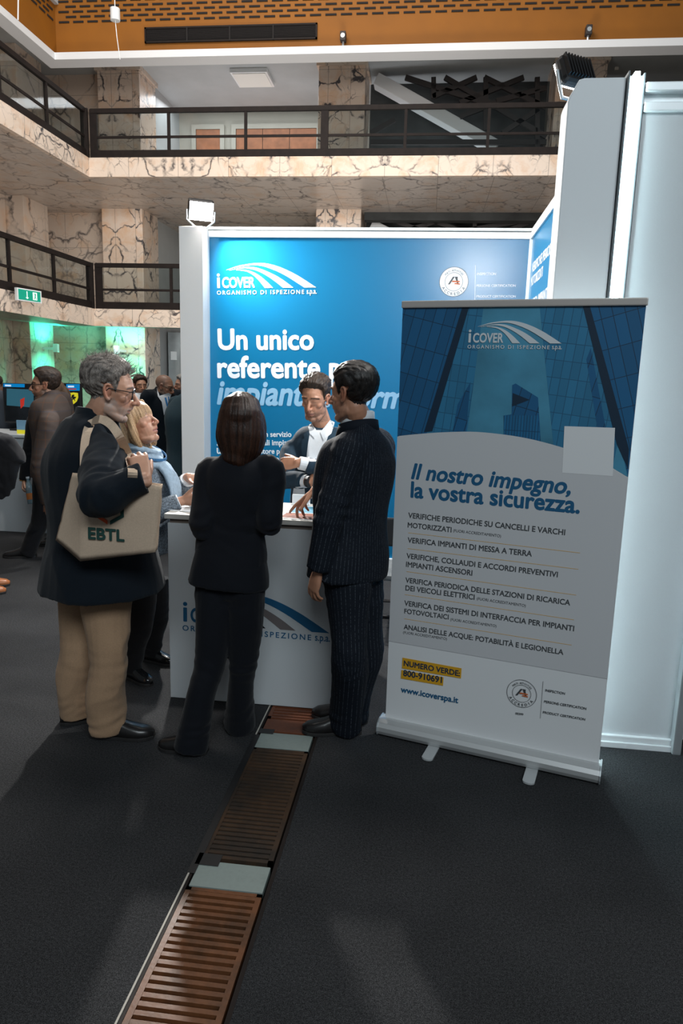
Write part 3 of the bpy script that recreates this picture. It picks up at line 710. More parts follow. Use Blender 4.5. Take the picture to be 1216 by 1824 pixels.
brochure('brochure with red and dark pictures under the pointing fingers', -0.56, 3.515, 1.45, 1.001, 2)
brochure('light blue leaflet behind the pointing hand on the counter', -0.55, 3.66, 1.62, 1.0046, 1)
q = Vector((-0.66, 3.80, 1.001))
t = tag(empty('leaflet_holder', q), 'small white leaflet holder at the back of the counter beside the woman in black', 'holder')
MB().box(q.x - 0.05, q.x + 0.05, q.y - 0.02, q.y + 0.02, q.z, q.z + 0.012).box(q.x - 0.05, q.x + 0.05, q.y + 0.012, q.y + 0.018, q.z + 0.012, q.z + 0.055).build('holder_body', M['white_alu'], t)
MB().box(q.x - 0.045, q.x + 0.045, q.y - 0.01, q.y + 0.008, q.z + 0.012, q.z + 0.062).build('card_stack', M['white_print'], t)

# ---- black chair behind the counter
ch = tag(empty('chair', (-0.15, 4.7, 0)), 'black backed chair with pale seat and sled frame behind the pinstripe suit', 'chair')
yb = 4.62
za, zb = at(680, 922, yb).z, at(680, 973, yb).z
MB().box(-0.42, 0.06, yb, yb + 0.03, zb, za).build('backrest', M['black'], ch, bevel=0.012)
zs = at(680, 1018, yb + 0.2).z
MB().box(-0.41, 0.05, yb + 0.03, yb + 0.48, zs - 0.02, zs + 0.02).build('seat', mat('grey_seat_fabric', (0.10, 0.11, 0.115), 0.8), ch, bevel=0.015)
for x in (-0.41, 0.05):
    MB().tube([(x, yb + 0.015, za - 0.05), (x, yb + 0.015, zs - 0.01), (x, yb + 0.02, 0.012), (x, yb + 0.5, 0.012), (x, yb + 0.48, zs - 0.02)], 0.011).build('leg_frame', M['dark_steel'], ch)
for y, z in ((yb + 0.02, 0.22), (yb + 0.3, 0.012)):
    MB().tube([(-0.41, y, z), (0.05, y, z)], 0.011).build('crossbar', M['dark_steel'], ch)

# ---- floor grates
M['rust_clear'] = rust_mat('brown_rusty_steel', (0.20, 0.078, 0.032), (0.12, 0.045, 0.018), (0.05, 0.028, 0.016), 6.0, (0.45, 0.7), 0.42)
M['rust_dirty'] = rust_mat('dirty_brown_steel', (0.085, 0.042, 0.019), (0.055, 0.030, 0.016), (0.024, 0.018, 0.014), 5.0, (0.35, 0.65), 0.7)
M['rust_red'] = rust_mat('red_brown_plate_steel', (0.17, 0.055, 0.026), (0.11, 0.038, 0.02), (0.05, 0.035, 0.03), 9.0, (0.55, 0.8), 0.5)
M['plate'] = rust_mat('pale_grey_green_plate', (0.27, 0.32, 0.30), (0.23, 0.27, 0.255), (0.15, 0.17, 0.155), 7.0, (0.55, 0.85), 0.5)
M['crust'] = mat('dirt_in_slots', (0.030, 0.022, 0.016), 0.95, noise=0.4, nscale=30)
ga, gb = -0.722, -0.462
def grate(label, y0, y1, m, pitch, slot, fill=None):
    t = tag(empty('floor_grate', ((ga + gb) / 2, (y0 + y1) / 2, -0.03)), label, 'grate', 'floor grates')
    f = MB().box(ga, ga + 0.018, y0, y1, -0.03, 0).box(gb - 0.018, gb, y0, y1, -0.03, 0).box(ga, gb, y0, y0 + 0.015, -0.03, 0).box(ga, gb, y1 - 0.015, y1, -0.03, 0)
    n = int((y1 - y0 - 0.03) / pitch); p = (y1 - y0 - 0.03) / n
    for i in range(n):
        yy = y0 + 0.015 + i * p
        f.box(ga + 0.018, gb - 0.018, yy + slot, yy + p, -0.025, -0.001)
    f.build('grate_bars', m, t)
    if fill: MB().box(ga + 0.018, gb - 0.018, y0 + 0.015, y1 - 0.015, -0.022, -0.006).build('dirt', fill, t)
    return t
def plate(label, y0, y1, m):
    tag(MB().box(ga + 0.004, gb - 0.002, y0, y1, -0.03, -0.001).build('cover_plate', m, bevel=0.002), label, 'plate', 'channel cover plates')
y_ = lambda px, py: ground(px, py).y
grate('rusty floor grate with open slots nearest at the bottom', 0.75, y_(400, 1586), M['rust_clear'], 0.0285, 0.0135)
plate('pale grey plate between the open slotted grate and the clogged grate', y_(400, 1583), y_(400, 1536), M['plate'])
grate('rusty floor grate clogged with dirt in the middle of the channel', y_(430, 1533), y_(500, 1335), M['rust_dirty'], 0.0265, 0.012, M['crust'])
plate('pale grey plate beside the near black shoe of the pinstripe suit', y_(500, 1333), y_(500, 1306), M['plate'])
plate('red brown plate just before the counter', y_(510, 1304), y_(520, 1283), M['rust_red'])
grate('short dark slotted grate running under the counter', y_(520, 1281), 3.78, M['rust_red'], 0.03, 0.014)
mb = MB().box(GX0, GX0 + 0.006, GY0, 3.42, -0.05, 0.002); mb.build('trim_21', M['cream'])['kind'] = 'structure'
mb = MB().box(GX1 - 0.014, GX1, GY0, 3.42, -0.05, 0.001).box(GX0 + 0.006, GX0 + 0.016, GY0, 3.42, -0.05, -0.001); mb.build('trim_22', M['rail'])['kind'] = 'structure'
tape = mat('black_tape', (0.012, 0.012, 0.013), 0.5)
for lab, x0, x1, y0, y1 in (('black tape along the left edge of the clogged grate', GX0 - 0.004, ga + 0.006, y_(380, 1560), y_(468, 1310)),
                            ('black tape patch at the top left corner of the near plate', ga - 0.01, ga + 0.075, y_(400, 1545), y_(400, 1524)),
                            ('black tape patch at the top left corner of the far plate', ga - 0.008, ga + 0.065, y_(500, 1309), y_(500, 1301))):
    tag(MB().box(x0, x1, y0, y1, 0.0006, 0.0022).build('tape_strip', tape), lab, 'tape')
# ---- roll-up banner
bo = Vector((-0.133, 3.232, 0)); bu = Vector((0.954, -0.270, 0)).normalized()
BN = Plane(bo, bu, (0, 0, 1)); N_ = BN.uv
bn = BN.n
t = tag(empty('banner_stand', bo + bu * 0.5), 'roll-up banner with blue tower picture standing right of the pinstripe suit', 'banner')
uL, uR = 0.010, 0.992
zc = 0.075
zT = N_(930, 533)[1] - 0.0
FB = BN
def bbox(mb, u0, u1, v0, v1, h0, h1):
    v = [BN.p(u, w, h) for w in (v0, v1) for h in (h0, h1) for u in (u0, u1)]
    mb.add(v, [(0, 1, 3, 2), (4, 6, 7, 5), (0, 4, 5, 1), (2, 3, 7, 6), (0, 2, 6, 4), (1, 5, 7, 3)]); return mb
M['sheet'] = mat('white_banner_sheet', (0.74, 0.75, 0.76), 0.5)
M['sheet_grey'] = mat('grey_print_field', (0.57, 0.575, 0.59), 0.55)
sheet = bbox(MB(), uL, uR, zc, 2.01, -0.002, 0.0).build('sheet', M['sheet'], t)
bbox(MB(), uL - 0.004, uR + 0.006, 2.005, 2.035, -0.012, 0.012).build('top_rail', M['alu_dull'] if 'alu_dull' in M else mat('warm_grey_aluminium', (0.50, 0.46, 0.43), 0.45, 0.3), t, bevel=0.005)
# cassette with a rounded front
prof = [(-0.055, 0.012), (0.05, 0.012), (0.058, 0.03), (0.056, 0.05), (0.045, 0.068), (0.02, 0.080), (-0.03, 0.082), (-0.05, 0.07), (-0.058, 0.04)]
mb = MB(); vs = [BN.p(u, w, h) for u in (-0.012, 1.0) for h, w in prof]; k = len(prof)
mb.add(vs, [tuple(range(k)), tuple(range(2 * k - 1, k - 1, -1))] + [(i, (i + 1) % k, k + (i + 1) % k, k + i) for i in range(k)])
cas = mb.build('cassette', mat('silver_aluminium', (0.60, 0.61, 0.61), 0.38, 0.55), t, bevel=0.003)
for u in (-0.016, 1.0):
    mb = MB(); vs = [BN.p(uu, w * 1.06 - 0.002, h * 1.06) for uu in (u, u + 0.006) for h, w in prof]
    mb.add(vs, [tuple(range(k)), tuple(range(2 * k - 1, k - 1, -1))] + [(i, (i + 1) % k, k + (i + 1) % k, k + i) for i in range(k)])
    mb.build('end_cap', M['alu'], cas)
for px, py in ((772, 1345), (945, 1388)):
    u = N_(px + 5, py - 30)[0]
    mb = MB(); arcp = [(-0.026, 0.0), (-0.026, 0.155)] + [(-0.026 * math.cos(a), 0.155 + 0.018 * math.sin(a)) for a in np.linspace(0.3, 2.84, 7)] + [(0.026, 0.155), (0.026, 0.0)]
    vs = [BN.p(u + x, w, h) for w in (0.001, 0.011) for x, h in arcp]; k = len(arcp)
    mb.add(vs, [tuple(range(k)), tuple(range(2 * k - 1, k - 1, -1))] + [(i, (i + 1) % k, k + (i + 1) % k, k + i) for i in range(k)])
    mb.build('foot', mat('grey_foot_plate', (0.55, 0.57, 0.58), 0.4, 0.3), t, bevel=0.002)
bbox(MB(), 0.49, 0.51, zc, 2.0, -0.04, -0.02).build('support_pole', M['alu'], t)

# the printed picture: looking up between glass towers
def fac_mat(name, c, line, su, sv, rot):
    m, nt, p = newmat(name); L = nt.links.new
    tc = nd(nt, 'ShaderNodeTexCoord'); 
    dt = nd(nt, 'ShaderNodeVectorMath', operation='DOT_PRODUCT'); dt.inputs[1].default_value = tuple(bu); L(tc.outputs['Object'], dt.inputs[0])
    sx = nd(nt, 'ShaderNodeSeparateXYZ'); L(tc.outputs['Object'], sx.inputs[0])
    cb = nd(nt, 'ShaderNodeCombineXYZ'); L(dt.outputs['Value'], cb.inputs[0]); L(sx.outputs['Z'], cb.inputs[1])
    mp = nd(nt, 'ShaderNodeMapping'); mp.inputs['Rotation'].default_value = (0, 0, R_(rot)); mp.inputs['Scale'].default_value = (1, 1, 1); L(cb.outputs[0], mp.inputs[0])
    br = nd(nt, 'ShaderNodeTexBrick', offset=0.0); br.inputs['Scale'].default_value = 1.0; br.inputs['Brick Width'].default_value = su; br.inputs['Row Height'].default_value = sv
    br.inputs['Mortar Size'].default_value = 0.0016; br.inputs['Mortar Smooth'].default_value = 0.3
    br.inputs['Color1'].default_value = (*c, 1); br.inputs['Color2'].default_value = (*[x * 1.25 for x in c], 1); br.inputs['Mortar'].default_value = (*line, 1)
    L(mp.outputs[0], br.inputs['Vector'])
    L(br.outputs['Color'], p.inputs['Base Color']); p.inputs['Roughness'].default_value = 0.5
    return m
def nb(pts): return [N_(*q) for q in pts]
def pict(name, pts, m, h):
    mb = MB(); poly_on(mb, BN, [(max(uL, min(uR, u)), v) for u, v in nb(pts)], h, 0.0003); return mb.build(name, m, t)
sky = mat('printed_sky_blue', (0.055, 0.235, 0.36), 0.5, noise=0.35, nscale=3.5)
pict('printed_sky', [(708, 540), (1158, 534), (1118, 850), (1060, 815), (940, 783), (820, 770), (700, 778)], sky, 0.0005)
left_t = fac_mat('printed_left_tower', (0.006, 0.085, 0.20), (0.004, 0.03, 0.07), 0.045, 0.12, 14)
right_t = fac_mat('printed_right_tower', (0.006, 0.095, 0.22), (0.004, 0.03, 0.07), 0.045, 0.12, -17)
pale_t = fac_mat('printed_pale_facade', (0.02, 0.15, 0.28), (0.012, 0.09, 0.18), 0.035, 0.07, 6)
dark_e = mat('printed_dark_edge', (0.003, 0.022, 0.05), 0.5)
pict('printed_tower', [(838, 538), (862, 538), (832, 770), (762, 770)], pale_t, 0.0009)
pict('printed_tower', [(960, 537), (1042, 537), (1104, 770), (1090, 835), (1010, 806), (986, 800)], pale_t, 0.0009)
pict('printed_tower', [(1044, 640), (1052, 620), (1080, 770), (1068, 790)], left_t, 0.0013)
pict('printed_tower', [(815, 720), (838, 680), (830, 768), (806, 768)], left_t, 0.0013)
pict('printed_tower', [(708, 540), (836, 538), (760, 772), (698, 779)], left_t, 0.0017)
pict('printed_edge', [(826, 538), (838, 538), (770, 768), (755, 770)], dark_e, 0.0021)
pict('printed_tower', [(1048, 537), (1158, 534), (1118, 850), (1112, 820)], right_t, 0.0017)
pict('printed_edge', [(1036, 537), (1048, 537), (1120, 800), (1118, 835), (1098, 790)], dark_e, 0.0021)
pict('printed_tower', [(912, 686), (918, 683), (958, 708), (963, 790), (934, 782), (897, 775), (897, 740), (911, 738)], left_t, 0.0013)
pict('printed_terrace', [(913, 700), (943, 712), (912, 724)], dark_e, 0.0021)
pict('printed_tower', [(897, 740), (958, 740), (963, 790), (897, 775)], fac_mat('printed_centre_tower', (0.008, 0.11, 0.24), (0.004, 0.05, 0.12), 0.012, 0.5, 0), 0.0021)
# the white field with its arched top
arc = curve([(690, 779), (740, 773.5), (800, 769.5), (860, 770), (940, 781), (1020, 803), (1070, 824), (1125, 855)], 6)
pts = [N_(*q) for q in arc]
pts = [(max(uL, min(uR, u)), v) for u, v in pts]
lowv = 0.5 * (N_(695, 1143)[1] + N_(1083, 1208)[1])
top = pts; bot = [(u, lowv) for u, v in pts]
mb = MB(); nn = len(top)
mb.add([BN.p(u, v, 0.0026) for u, v in top] + [BN.p(u, v, 0.0026) for u, v in bot], [(i, nn + i, nn + i + 1, i + 1) for i in range(nn - 1)])
mb.build('printed_field', M['sheet_grey'], t, fix=False)
mb = MB(); vs = nb([(1005, 759), (1095, 762), (1091, 848), (1001, 842)]); poly_on(mb, BN, vs, 0.003, 0.0003); mb.build('printed_white_square', M['sheet'], t)
logo(BN, N_(833, 611), N_(1001, 612), t, [mat('pale_grey_print', (0.62, 0.66, 0.69), 0.55)] * 4, True, 0.003)
HT = 0.0031
def line(name, m, body, a, b, bold, h=HT, **k):
    mb = MB(); text_on(mb, BN, body, N_(*a), N_(*b), h, bold, **k); return mb.build(name, m, t, fix=False)
line('headline', M['ink_blue'], 'Il nostro impegno,', (732, 852), (1016, 880), 0.03, shear=0.2, ys=1.05)
line('headline', M['ink_blue'], 'la vostra sicurezza.', (731, 885), (1032, 914), 0.03, ys=1.05)
line('web_address', M['ink_blue'], 'www.icoverspa.it', (714, 1232), (816, 1252), 0.026, ys=1.05)
LT = (('VERIFICHE PERIODICHE SU CANCELLI E VARCHI', (727, 922), (1006, 953)), ('MOTORIZZATI', (726, 939), (804, 948)), ('VERIFICA IMPIANTI DI MESSA A TERRA', (726, 966), (947, 991)),
      ('VERIFICHE, COLLAUDI E ACCORDI PREVENTIVI', (724, 994), (993, 1028)), ('IMPIANTI ASCENSORI', (723, 1009), (841, 1025)), ('VERIFICA PERIODICA DELLE STAZIONI DI RICARICA', (722, 1037), (1015, 1078)),
      ('DEI VEICOLI ELETTRICI', (722, 1051), (845, 1068)), ('VERIFICA DEI SISTEMI DI INTERFACCIA PER IMPIANTI', (720, 1078), (1022, 1124)), ('FOTOVOLTAICI', (720, 1092), (799, 1103)),
      ('ANALISI DELLE ACQUE: POTABILITÀ E LEGIONELLA', (719, 1120), (1003, 1166)))
for body, a, b in LT: line('list_line', M['ink_grey'], body, a, b, 0.022, ys=1.08)
FA = '(FUORI ACCREDITAMENTO)'
for a, b in (((807, 947), (892, 957)), ((849, 1068), (936, 1081)), ((802, 1105), (884, 1117)), ((718, 1128), (796, 1140))): line('list_note', M['ink_grey'], FA, a, b, 0.004, ys=1.05)
for body, a, b in (('INSPECTION', (971, 1231), (1006, 1237)), ('PERSONS CERTIFICATION', (969, 1251), (1044, 1264)), ('PRODUCT CERTIFICATION', (967, 1270), (1042, 1283)), ('00399', (918, 1272), (932, 1274))):
    line('badge_caption', M['ink_grey'], body, a, b, 0.014, ys=1.05)
mb = MB()
a, b = N_(967, 1213), N_(962, 1279); poly_on(mb, BN, [a, (a[0] + 0.0012, a[1]), (b[0] + 0.0012, b[1]), b], HT)
mb.build('badge_rule', M['ink_grey'], t, fix=False)
mb = MB()
for a, b in (((727, 949), (1033, 985)), ((726, 977), (1030, 1014)), ((724, 1018), (1026, 1060)), ((721, 1059), (1022, 1104)), ((720, 1102), (1018, 1149))):
    a, b = N_(*a), N_(*b); d = 0.0016; poly_on(mb, BN, [a, b, (b[0], b[1] + d), (a[0], a[1] + d)], HT)
mb.build('divider_line', M['ink_yellow'], t)
mb = MB()
poly_on(mb, BN, nb([(717, 1171), (822, 1190), (821, 1208), (716, 1190)]), HT - 0.0004); poly_on(mb, BN, nb([(715, 1193), (790, 1206), (789, 1221), (714, 1208)]), HT - 0.0004)
mb.build('yellow_box', M['ink_yellow'], t)
mb = MB(); text_on(mb, BN, 'NUMERO VERDE:', N_(719, 1185), N_(819, 1204), HT + 0.0006, 0.028, ys=1.05); text_on(mb, BN, '800-910691', N_(718, 1203), N_(787, 1216), HT + 0.0006, 0.028, ys=1.05)
mb.build('dark_lettering', M['ink'], t, fix=False)
cc = N_(929, 1235); badge(BN, cc, N_(956, 1239)[0] - cc[0], t, None, M['ink_grey'], M['ink_orange'], None, HT)

# ---- white desk and screens of the stand at the far left
DK = 6.9
t = tag(empty('desk', (-5.6, DK, 0)), 'long white desk at the left edge behind the brown checked jacket', 'desk')
MB().box(-8.0, -3.45, DK, DK + 0.6, 0, 1.0).build('desk_body', M['white_panel'], t, bevel=0.005)
MB().box(-8.0, -3.40, DK - 0.03, DK + 0.63, 1.0, 1.03).build('desk_top', M['white_alu'], t, bevel=0.005)
scr = mat('dark_screen_picture', (0.01, 0.012, 0.015), 0.15, noise=0.9, nscale=4)
sb = mat('screen_blue_panel', (0.0, 0.1, 0.25), 0.3, emit=(0.0, 0.16, 0.42), estr=0.9)
sw = mat('screen_white_text', (0.6, 0.7, 0.8), 0.3, emit=(0.5, 0.65, 0.8), estr=0.7)
srd = mat('screen_red', (0.3, 0.02, 0.01), 0.3, emit=(0.5, 0.03, 0.02), estr=0.6)
sy = mat('screen_yellow', (0.55, 0.5, 0.02), 0.3, emit=(0.6, 0.52, 0.02), estr=0.6)
sg = mat('screen_glow', (0.02, 0.06, 0.08), 0.3, emit=(0.02, 0.09, 0.13), estr=0.8)
def screen(label, x0, x1, y, z0, z1):
    t = tag(empty('screen', ((x0 + x1) / 2, y, 1.03)), label, 'screen', 'screens of the far stand')
    MB().box(x0, x1, y, y + 0.05, z0, z1).build('screen_case', M['black'], t, bevel=0.006)
    MB().box(x0 + 0.015, x1 - 0.015, y - 0.002, y + 0.001, z0 + 0.02, z1 - 0.015).build('display', scr, t)
    xm = (x0 + x1) / 2
    MB().box(xm - 0.05, xm + 0.05, y + 0.01, y + 0.04, 1.05, z0).box(xm - 0.2, xm + 0.2, y - 0.1, y + 0.15, 1.03, 1.05).build('stand', M['black'], t)
    return t, Plane((x0, y - 0.003, z0), (1, 0, 0), (0, 0, 1))
YS = 7.42
a0, a1 = at(4, 682, YS), at(104, 740, YS)
t, SP = screen('wide dark screen with a small blue banner at the left edge', a0.x, a1.x, YS, a1.z - 0.1, a0.z)
def spoly(name, pts, m, h=0.001):
    mb = MB(); poly_on(mb, SP, [SP.uv(*q) for q in pts], h); return mb.build(name, m, t)
spoly('display_banner', [(6, 683), (44, 684), (44, 690), (6, 689)], sb); spoly('display_text', [(9, 685), (20, 685.5), (20, 688.5), (9, 688)], sw, 0.002)
spoly('display_glow', [(12, 692), (60, 694), (60, 726), (12, 722)], sg); spoly('display_car', [(36, 712), (44, 708), (43, 722), (37, 728)], srd, 0.002)
b0, b1 = at(106, 682, YS), at(145, 740, YS)
t, SP = screen('narrow dark screen with a yellow shield emblem behind the grey haired man', b0.x, b1.x, YS, b1.z - 0.1, b0.z)
spoly('display_banner', [(118, 684), (142, 684), (142, 696), (118, 696)], sb); spoly('display_text', [(121, 687), (132, 687), (132, 690), (121, 690)], sw, 0.002); spoly('display_red_bar', [(120, 692), (136, 692), (136, 694), (120, 694)], srd, 0.002)
spoly('shield_emblem', [(123.5, 700), (131, 699), (139, 700), (139.5, 708), (137, 715), (131, 720), (126, 715), (123, 708)], sy, 0.002)
spoly('emblem_figure', [(128, 704), (131, 702.5), (133, 704), (131.5, 706), (134.5, 707), (136, 706), (135, 709.5), (133, 710), (134.5, 715), (133, 714), (131.5, 711), (129.5, 712.5), (129.5, 715.5), (128, 712), (129.5, 709), (127, 709.5)], M['black'], 0.003)
# small yellow and blue leaflet on the desk
q = at(39, 768, DK + 0.12); q.z = 1.03
t = tag(empty('leaflet_stand', q), 'small yellow and blue leaflet standing on the white desk', 'leaflet')
MB().box(q.x - 0.05, q.x + 0.05, q.y - 0.01, q.y + 0.01, 1.03, 1.07).build('lower_print', sy, t)
MB().box(q.x - 0.05, q.x + 0.05, q.y - 0.01, q.y + 0.01, 1.07, 1.17).build('upper_print', M['pale_blue_print'], t)
# ================================================================== PEOPLE
from mathutils.bvhtree import BVHTree
V3 = lambda *a: Vector(a)
def spline(pts, rad, n=4):
    """smooth path: points and (a, b) radii"""
    P = [Vector(p) for p in pts]; Q = [Vector((r[0], r[1], 0)) if isinstance(r, (tuple, list)) else Vector((r, r, 0)) for r in rad]
    op, oq = [], []
    def cr(a, b, c, d, t): return 0.5 * ((2 * b) + (c - a) * t + (2 * a - 5 * b + 4 * c - d) * t * t + (3 * b - a - 3 * c + d) * t ** 3)
    for i in range(len(P) - 1):
        i0, i3 = max(i - 1, 0), min(i + 2, len(P) - 1)
        for k in range(n):
            t = k / n
            op.append(cr(P[i0], P[i], P[i + 1], P[i3], t)); oq.append(cr(Q[i0], Q[i], Q[i + 1], Q[i3], t))
    op.append(P[-1]); oq.append(Q[-1])
    return op, [(max(q.x, 1e-4), max(q.y, 1e-4)) for q in oq]
class Body(MB):
    """closed overlapping volumes, later fused into one continuous skin"""
    def loft(s, pts, rad, side=(1, 0, 0), n=20, round_ends=True, sub=4, expo=2.0):
        p, r = spline(pts, rad, sub) if sub > 1 else (pts, [(x, x) if not isinstance(x, (tuple, list)) else x for x in rad])
        side = Vector(side)
        rings = []
        T0 = (p[1] - p[0]).normalized(); T1 = (p[-1] - p[-2]).normalized()
        if round_ends:
            m0, m1 = min(r[0]), min(r[-1])
            pre = [(p[0] - T0 * m0 * k, (r[0][0] * q, r[0][1] * q), T0) for k, q in ((0.92, 0.35), (0.6, 0.8))]
            post = [(p[-1] + T1 * m1 * k, (r[-1][0] * q, r[-1][1] * q), T1) for k, q in ((0.6, 0.8), (0.92, 0.35))]
        else: pre, post = [], []
        mid = [(p[i], r[i], (p[min(i + 1, len(p) - 1)] - p[max(i - 1, 0)]).normalized()) for i in range(len(p))]
        vs = []
        R = pre + mid + post
        for c, q, T in R:
            S = side - T * side.dot(T)
            if S.length < 0.05: S = Vector((0, 1, 0)) - T * T.y
            S.normalize(); U = T.cross(S)
            for k in range(n):
                a = 2 * math.pi * k / n; ca, sa = math.cos(a), math.sin(a)
                if expo != 2.0: ca = math.copysign(abs(ca) ** (2 / expo), ca); sa = math.copysign(abs(sa) ** (2 / expo), sa)
                vs.append(c + S * (ca * q[0]) + U * (sa * q[1]))
        fs = []
        for i in range(len(R) - 1):
            for k in range(n):
                k2 = (k + 1) % n; fs.append((i * n + k, i * n + k2, (i + 1) * n + k2, (i + 1) * n + k))
        b = len(vs); vs.append(R[0][0] - T0 * 1e-4); vs.append(R[-1][0] + T1 * 1e-4)
        for k in range(n):
            k2 = (k + 1) % n; fs.append((b, k2, k)); m = (len(R) - 1) * n; fs.append((b + 1, m + k, m + k2))
        return s.add(vs, fs)
    def ball(s, c, r, rot=None, n=14):
        r = r if isinstance(r, (tuple, list)) else (r, r, r); c = Vector(c)
        vs = []; fs = []
        for i in range(n + 1):
            ph = math.pi * i / n
            for k in range(2 * n):
                a = math.pi * k / n
                q = Vector((r[0] * math.sin(ph) * math.cos(a), r[1] * math.sin(ph) * math.sin(a), r[2] * math.cos(ph)))
                if rot is not None: q = rot @ q
                vs.append(c + q)
        for i in range(n):
            for k in range(2 * n):
                k2 = (k + 1) % (2 * n); fs.append((i * 2 * n + k, (i + 1) * 2 * n + k, (i + 1) * 2 * n + k2, i * 2 * n + k2))
        return s.add(vs, fs)
def fuse(mb, name, voxel, smooth=2):
    me = bpy.data.meshes.new(name + '_raw'); me.from_pydata(mb.v, [], mb.f); me.update()
    bm = bmesh.new(); bm.from_mesh(me); bmesh.ops.remove_doubles(bm, verts=bm.verts, dist=1e-5); bmesh.ops.dissolve_degenerate(bm, edges=bm.edges, dist=1e-6)
    bmesh.ops.recalc_face_normals(bm, faces=bm.faces); bm.to_mesh(me); bm.free()
    o = bpy.data.objects.new(name, me); COL.objects.link(o)
    m = o.modifiers.new('r', 'REMESH'); m.mode = 'VOXEL'; m.voxel_size = voxel; m.adaptivity = 0.0
    if smooth:
        q = o.modifiers.new('s', 'SMOOTH'); q.factor = 0.5; q.iterations = smooth
    bpy.context.view_layer.update()
    dg = bpy.context.evaluated_depsgraph_get()
    res = bpy.data.meshes.new_from_object(o.evaluated_get(dg), depsgraph=dg)
    bpy.data.objects.remove(o); bpy.data.meshes.remove(me)
    res.name = name
    for p in res.polygons: p.use_smooth = True
    return res
def coords(me):
    a = np.empty(len(me.vertices) * 3); me.vertices.foreach_get('co', a); return a.reshape(-1, 3)
def normals(me):
    a = np.empty(len(me.vertices) * 3); me.vertices.foreach_get('normal', a); return a.reshape(-1, 3)
def set_coords(me, a):
    me.vertices.foreach_set('co', np.ascontiguousarray(a).ravel()); me.update()
def set_tint(me, col):
    at_ = me.attributes.new('tint', 'FLOAT_COLOR', 'POINT')
    c = np.ones((len(col), 4)); c[:, :3] = col; at_.data.foreach_set('color', c.ravel())
def fnoise(P, f, seed=0.0):
    return np.array([mnoise.noise((x * f + seed, y * f + seed * 1.7, z * f - seed)) for x, y, z in P])
def gauss(d, s): return np.exp(-(d / s) ** 2)
def sstep(x, a, b):
    t = np.clip((x - a) / (b - a), 0, 1); return t * t * (3 - 2 * t)
def folds(me, amp=0.006, f=5.0, seed=0.0, joints=(), stretch=(1, 1, 0.55)):
    """cloth: soft creases, deeper round the joints and across each limb"""
    P = coords(me); N = normals(me)
    Q = P * np.array(stretch)
    w = fnoise(Q, f * 0.6, seed + 9) * 0.35
    n = 1 - np.abs(fnoise(Q + w[:, None] * 0.25, f, seed)) * 2.2
    n2 = fnoise(Q, f * 2.6, seed + 3)
    d = amp * (n - 0.45) + amp * 0.35 * n2
    for c, r, ax, a2 in joints:
        c = np.array(c); ax = np.array(ax); ax = ax / np.linalg.norm(ax)
        g = gauss(np.linalg.norm(P - c, axis=1), r)
        s = (P - c) @ ax
        ph = fnoise(P, 6.0, seed + 5) * 6.5
        d += a2 * g * np.sin(s * 95 + ph) * (0.35 + 0.9 * fnoise(P, 11.0, seed + 8))
    set_coords(me, P + N * d[:, None])

# ---- skin, hair and cloth
def skin_mat(name, rough=0.45):
    m, nt, p = newmat(name); L = nt.links.new
    a = nd(nt, 'ShaderNodeAttribute', attribute_name='tint'); L(a.outputs['Color'], p.inputs['Base Color'])
    p.inputs['Roughness'].default_value = rough; p.inputs['Subsurface Weight'].default_value = 0.0
    tc = nd(nt, 'ShaderNodeTexCoord'); n = nd(nt, 'ShaderNodeTexNoise', i_Scale=350.0); L(tc.outputs['Object'], n.inputs['Vector'])
    b = nd(nt, 'ShaderNodeBump', i_Strength=0.12, i_Distance=0.001); L(n.outputs['Fac'], b.inputs['Height']); L(b.outputs[0], p.inputs['Normal'])
    return m
M['skin'] = skin_mat('skin')
def hair_mat(name, c1, c2, rough=0.45):
    m, nt, p = newmat(name); L = nt.links.new
    a = nd(nt, 'ShaderNodeAttribute', attribute_name='strand')
    r = nd(nt, 'ShaderNodeMix', data_type='RGBA'); r.inputs['A'].default_value = (*c1, 1); r.inputs['B'].default_value = (*c2, 1)
    tc = nd(nt, 'ShaderNodeTexCoord'); mp = nd(nt, 'ShaderNodeMapping'); mp.inputs['Scale'].default_value = (1, 1, 0.22); L(tc.outputs['Object'], mp.inputs[0])
    n = nd(nt, 'ShaderNodeTexNoise', i_Scale=520.0, i_Detail=2.0); L(mp.outputs[0], n.inputs['Vector'])
    q = nd(nt, 'ShaderNodeMapRange', i_1=0.3, i_2=0.7, i_3=-0.45, i_4=0.45); L(n.outputs['Fac'], q.inputs[0])
    ad = nd(nt, 'ShaderNodeMath', operation='ADD', use_clamp=True); L(a.outputs['Fac'], ad.inputs[0]); L(q.outputs[0], ad.inputs[1])
    L(ad.outputs[0], r.inputs['Factor']); L(r.outputs['Result'], p.inputs['Base Color'])
    bp = nd(nt, 'ShaderNodeBump', i_Strength=0.7, i_Distance=0.002); L(n.outputs['Fac'], bp.inputs['Height']); L(bp.outputs[0], p.inputs['Normal'])
    p.inputs['Roughness'].default_value = rough; p.inputs['Specular IOR Level'].default_value = 0.35
    return m
def cloth(name, col, rough=0.85, weave=0.35, noise=0.12):
    return mat(name, col, rough, noise=noise, nscale=180, bump=weave, bscale=700, spec=0.2, sheen=0.08)
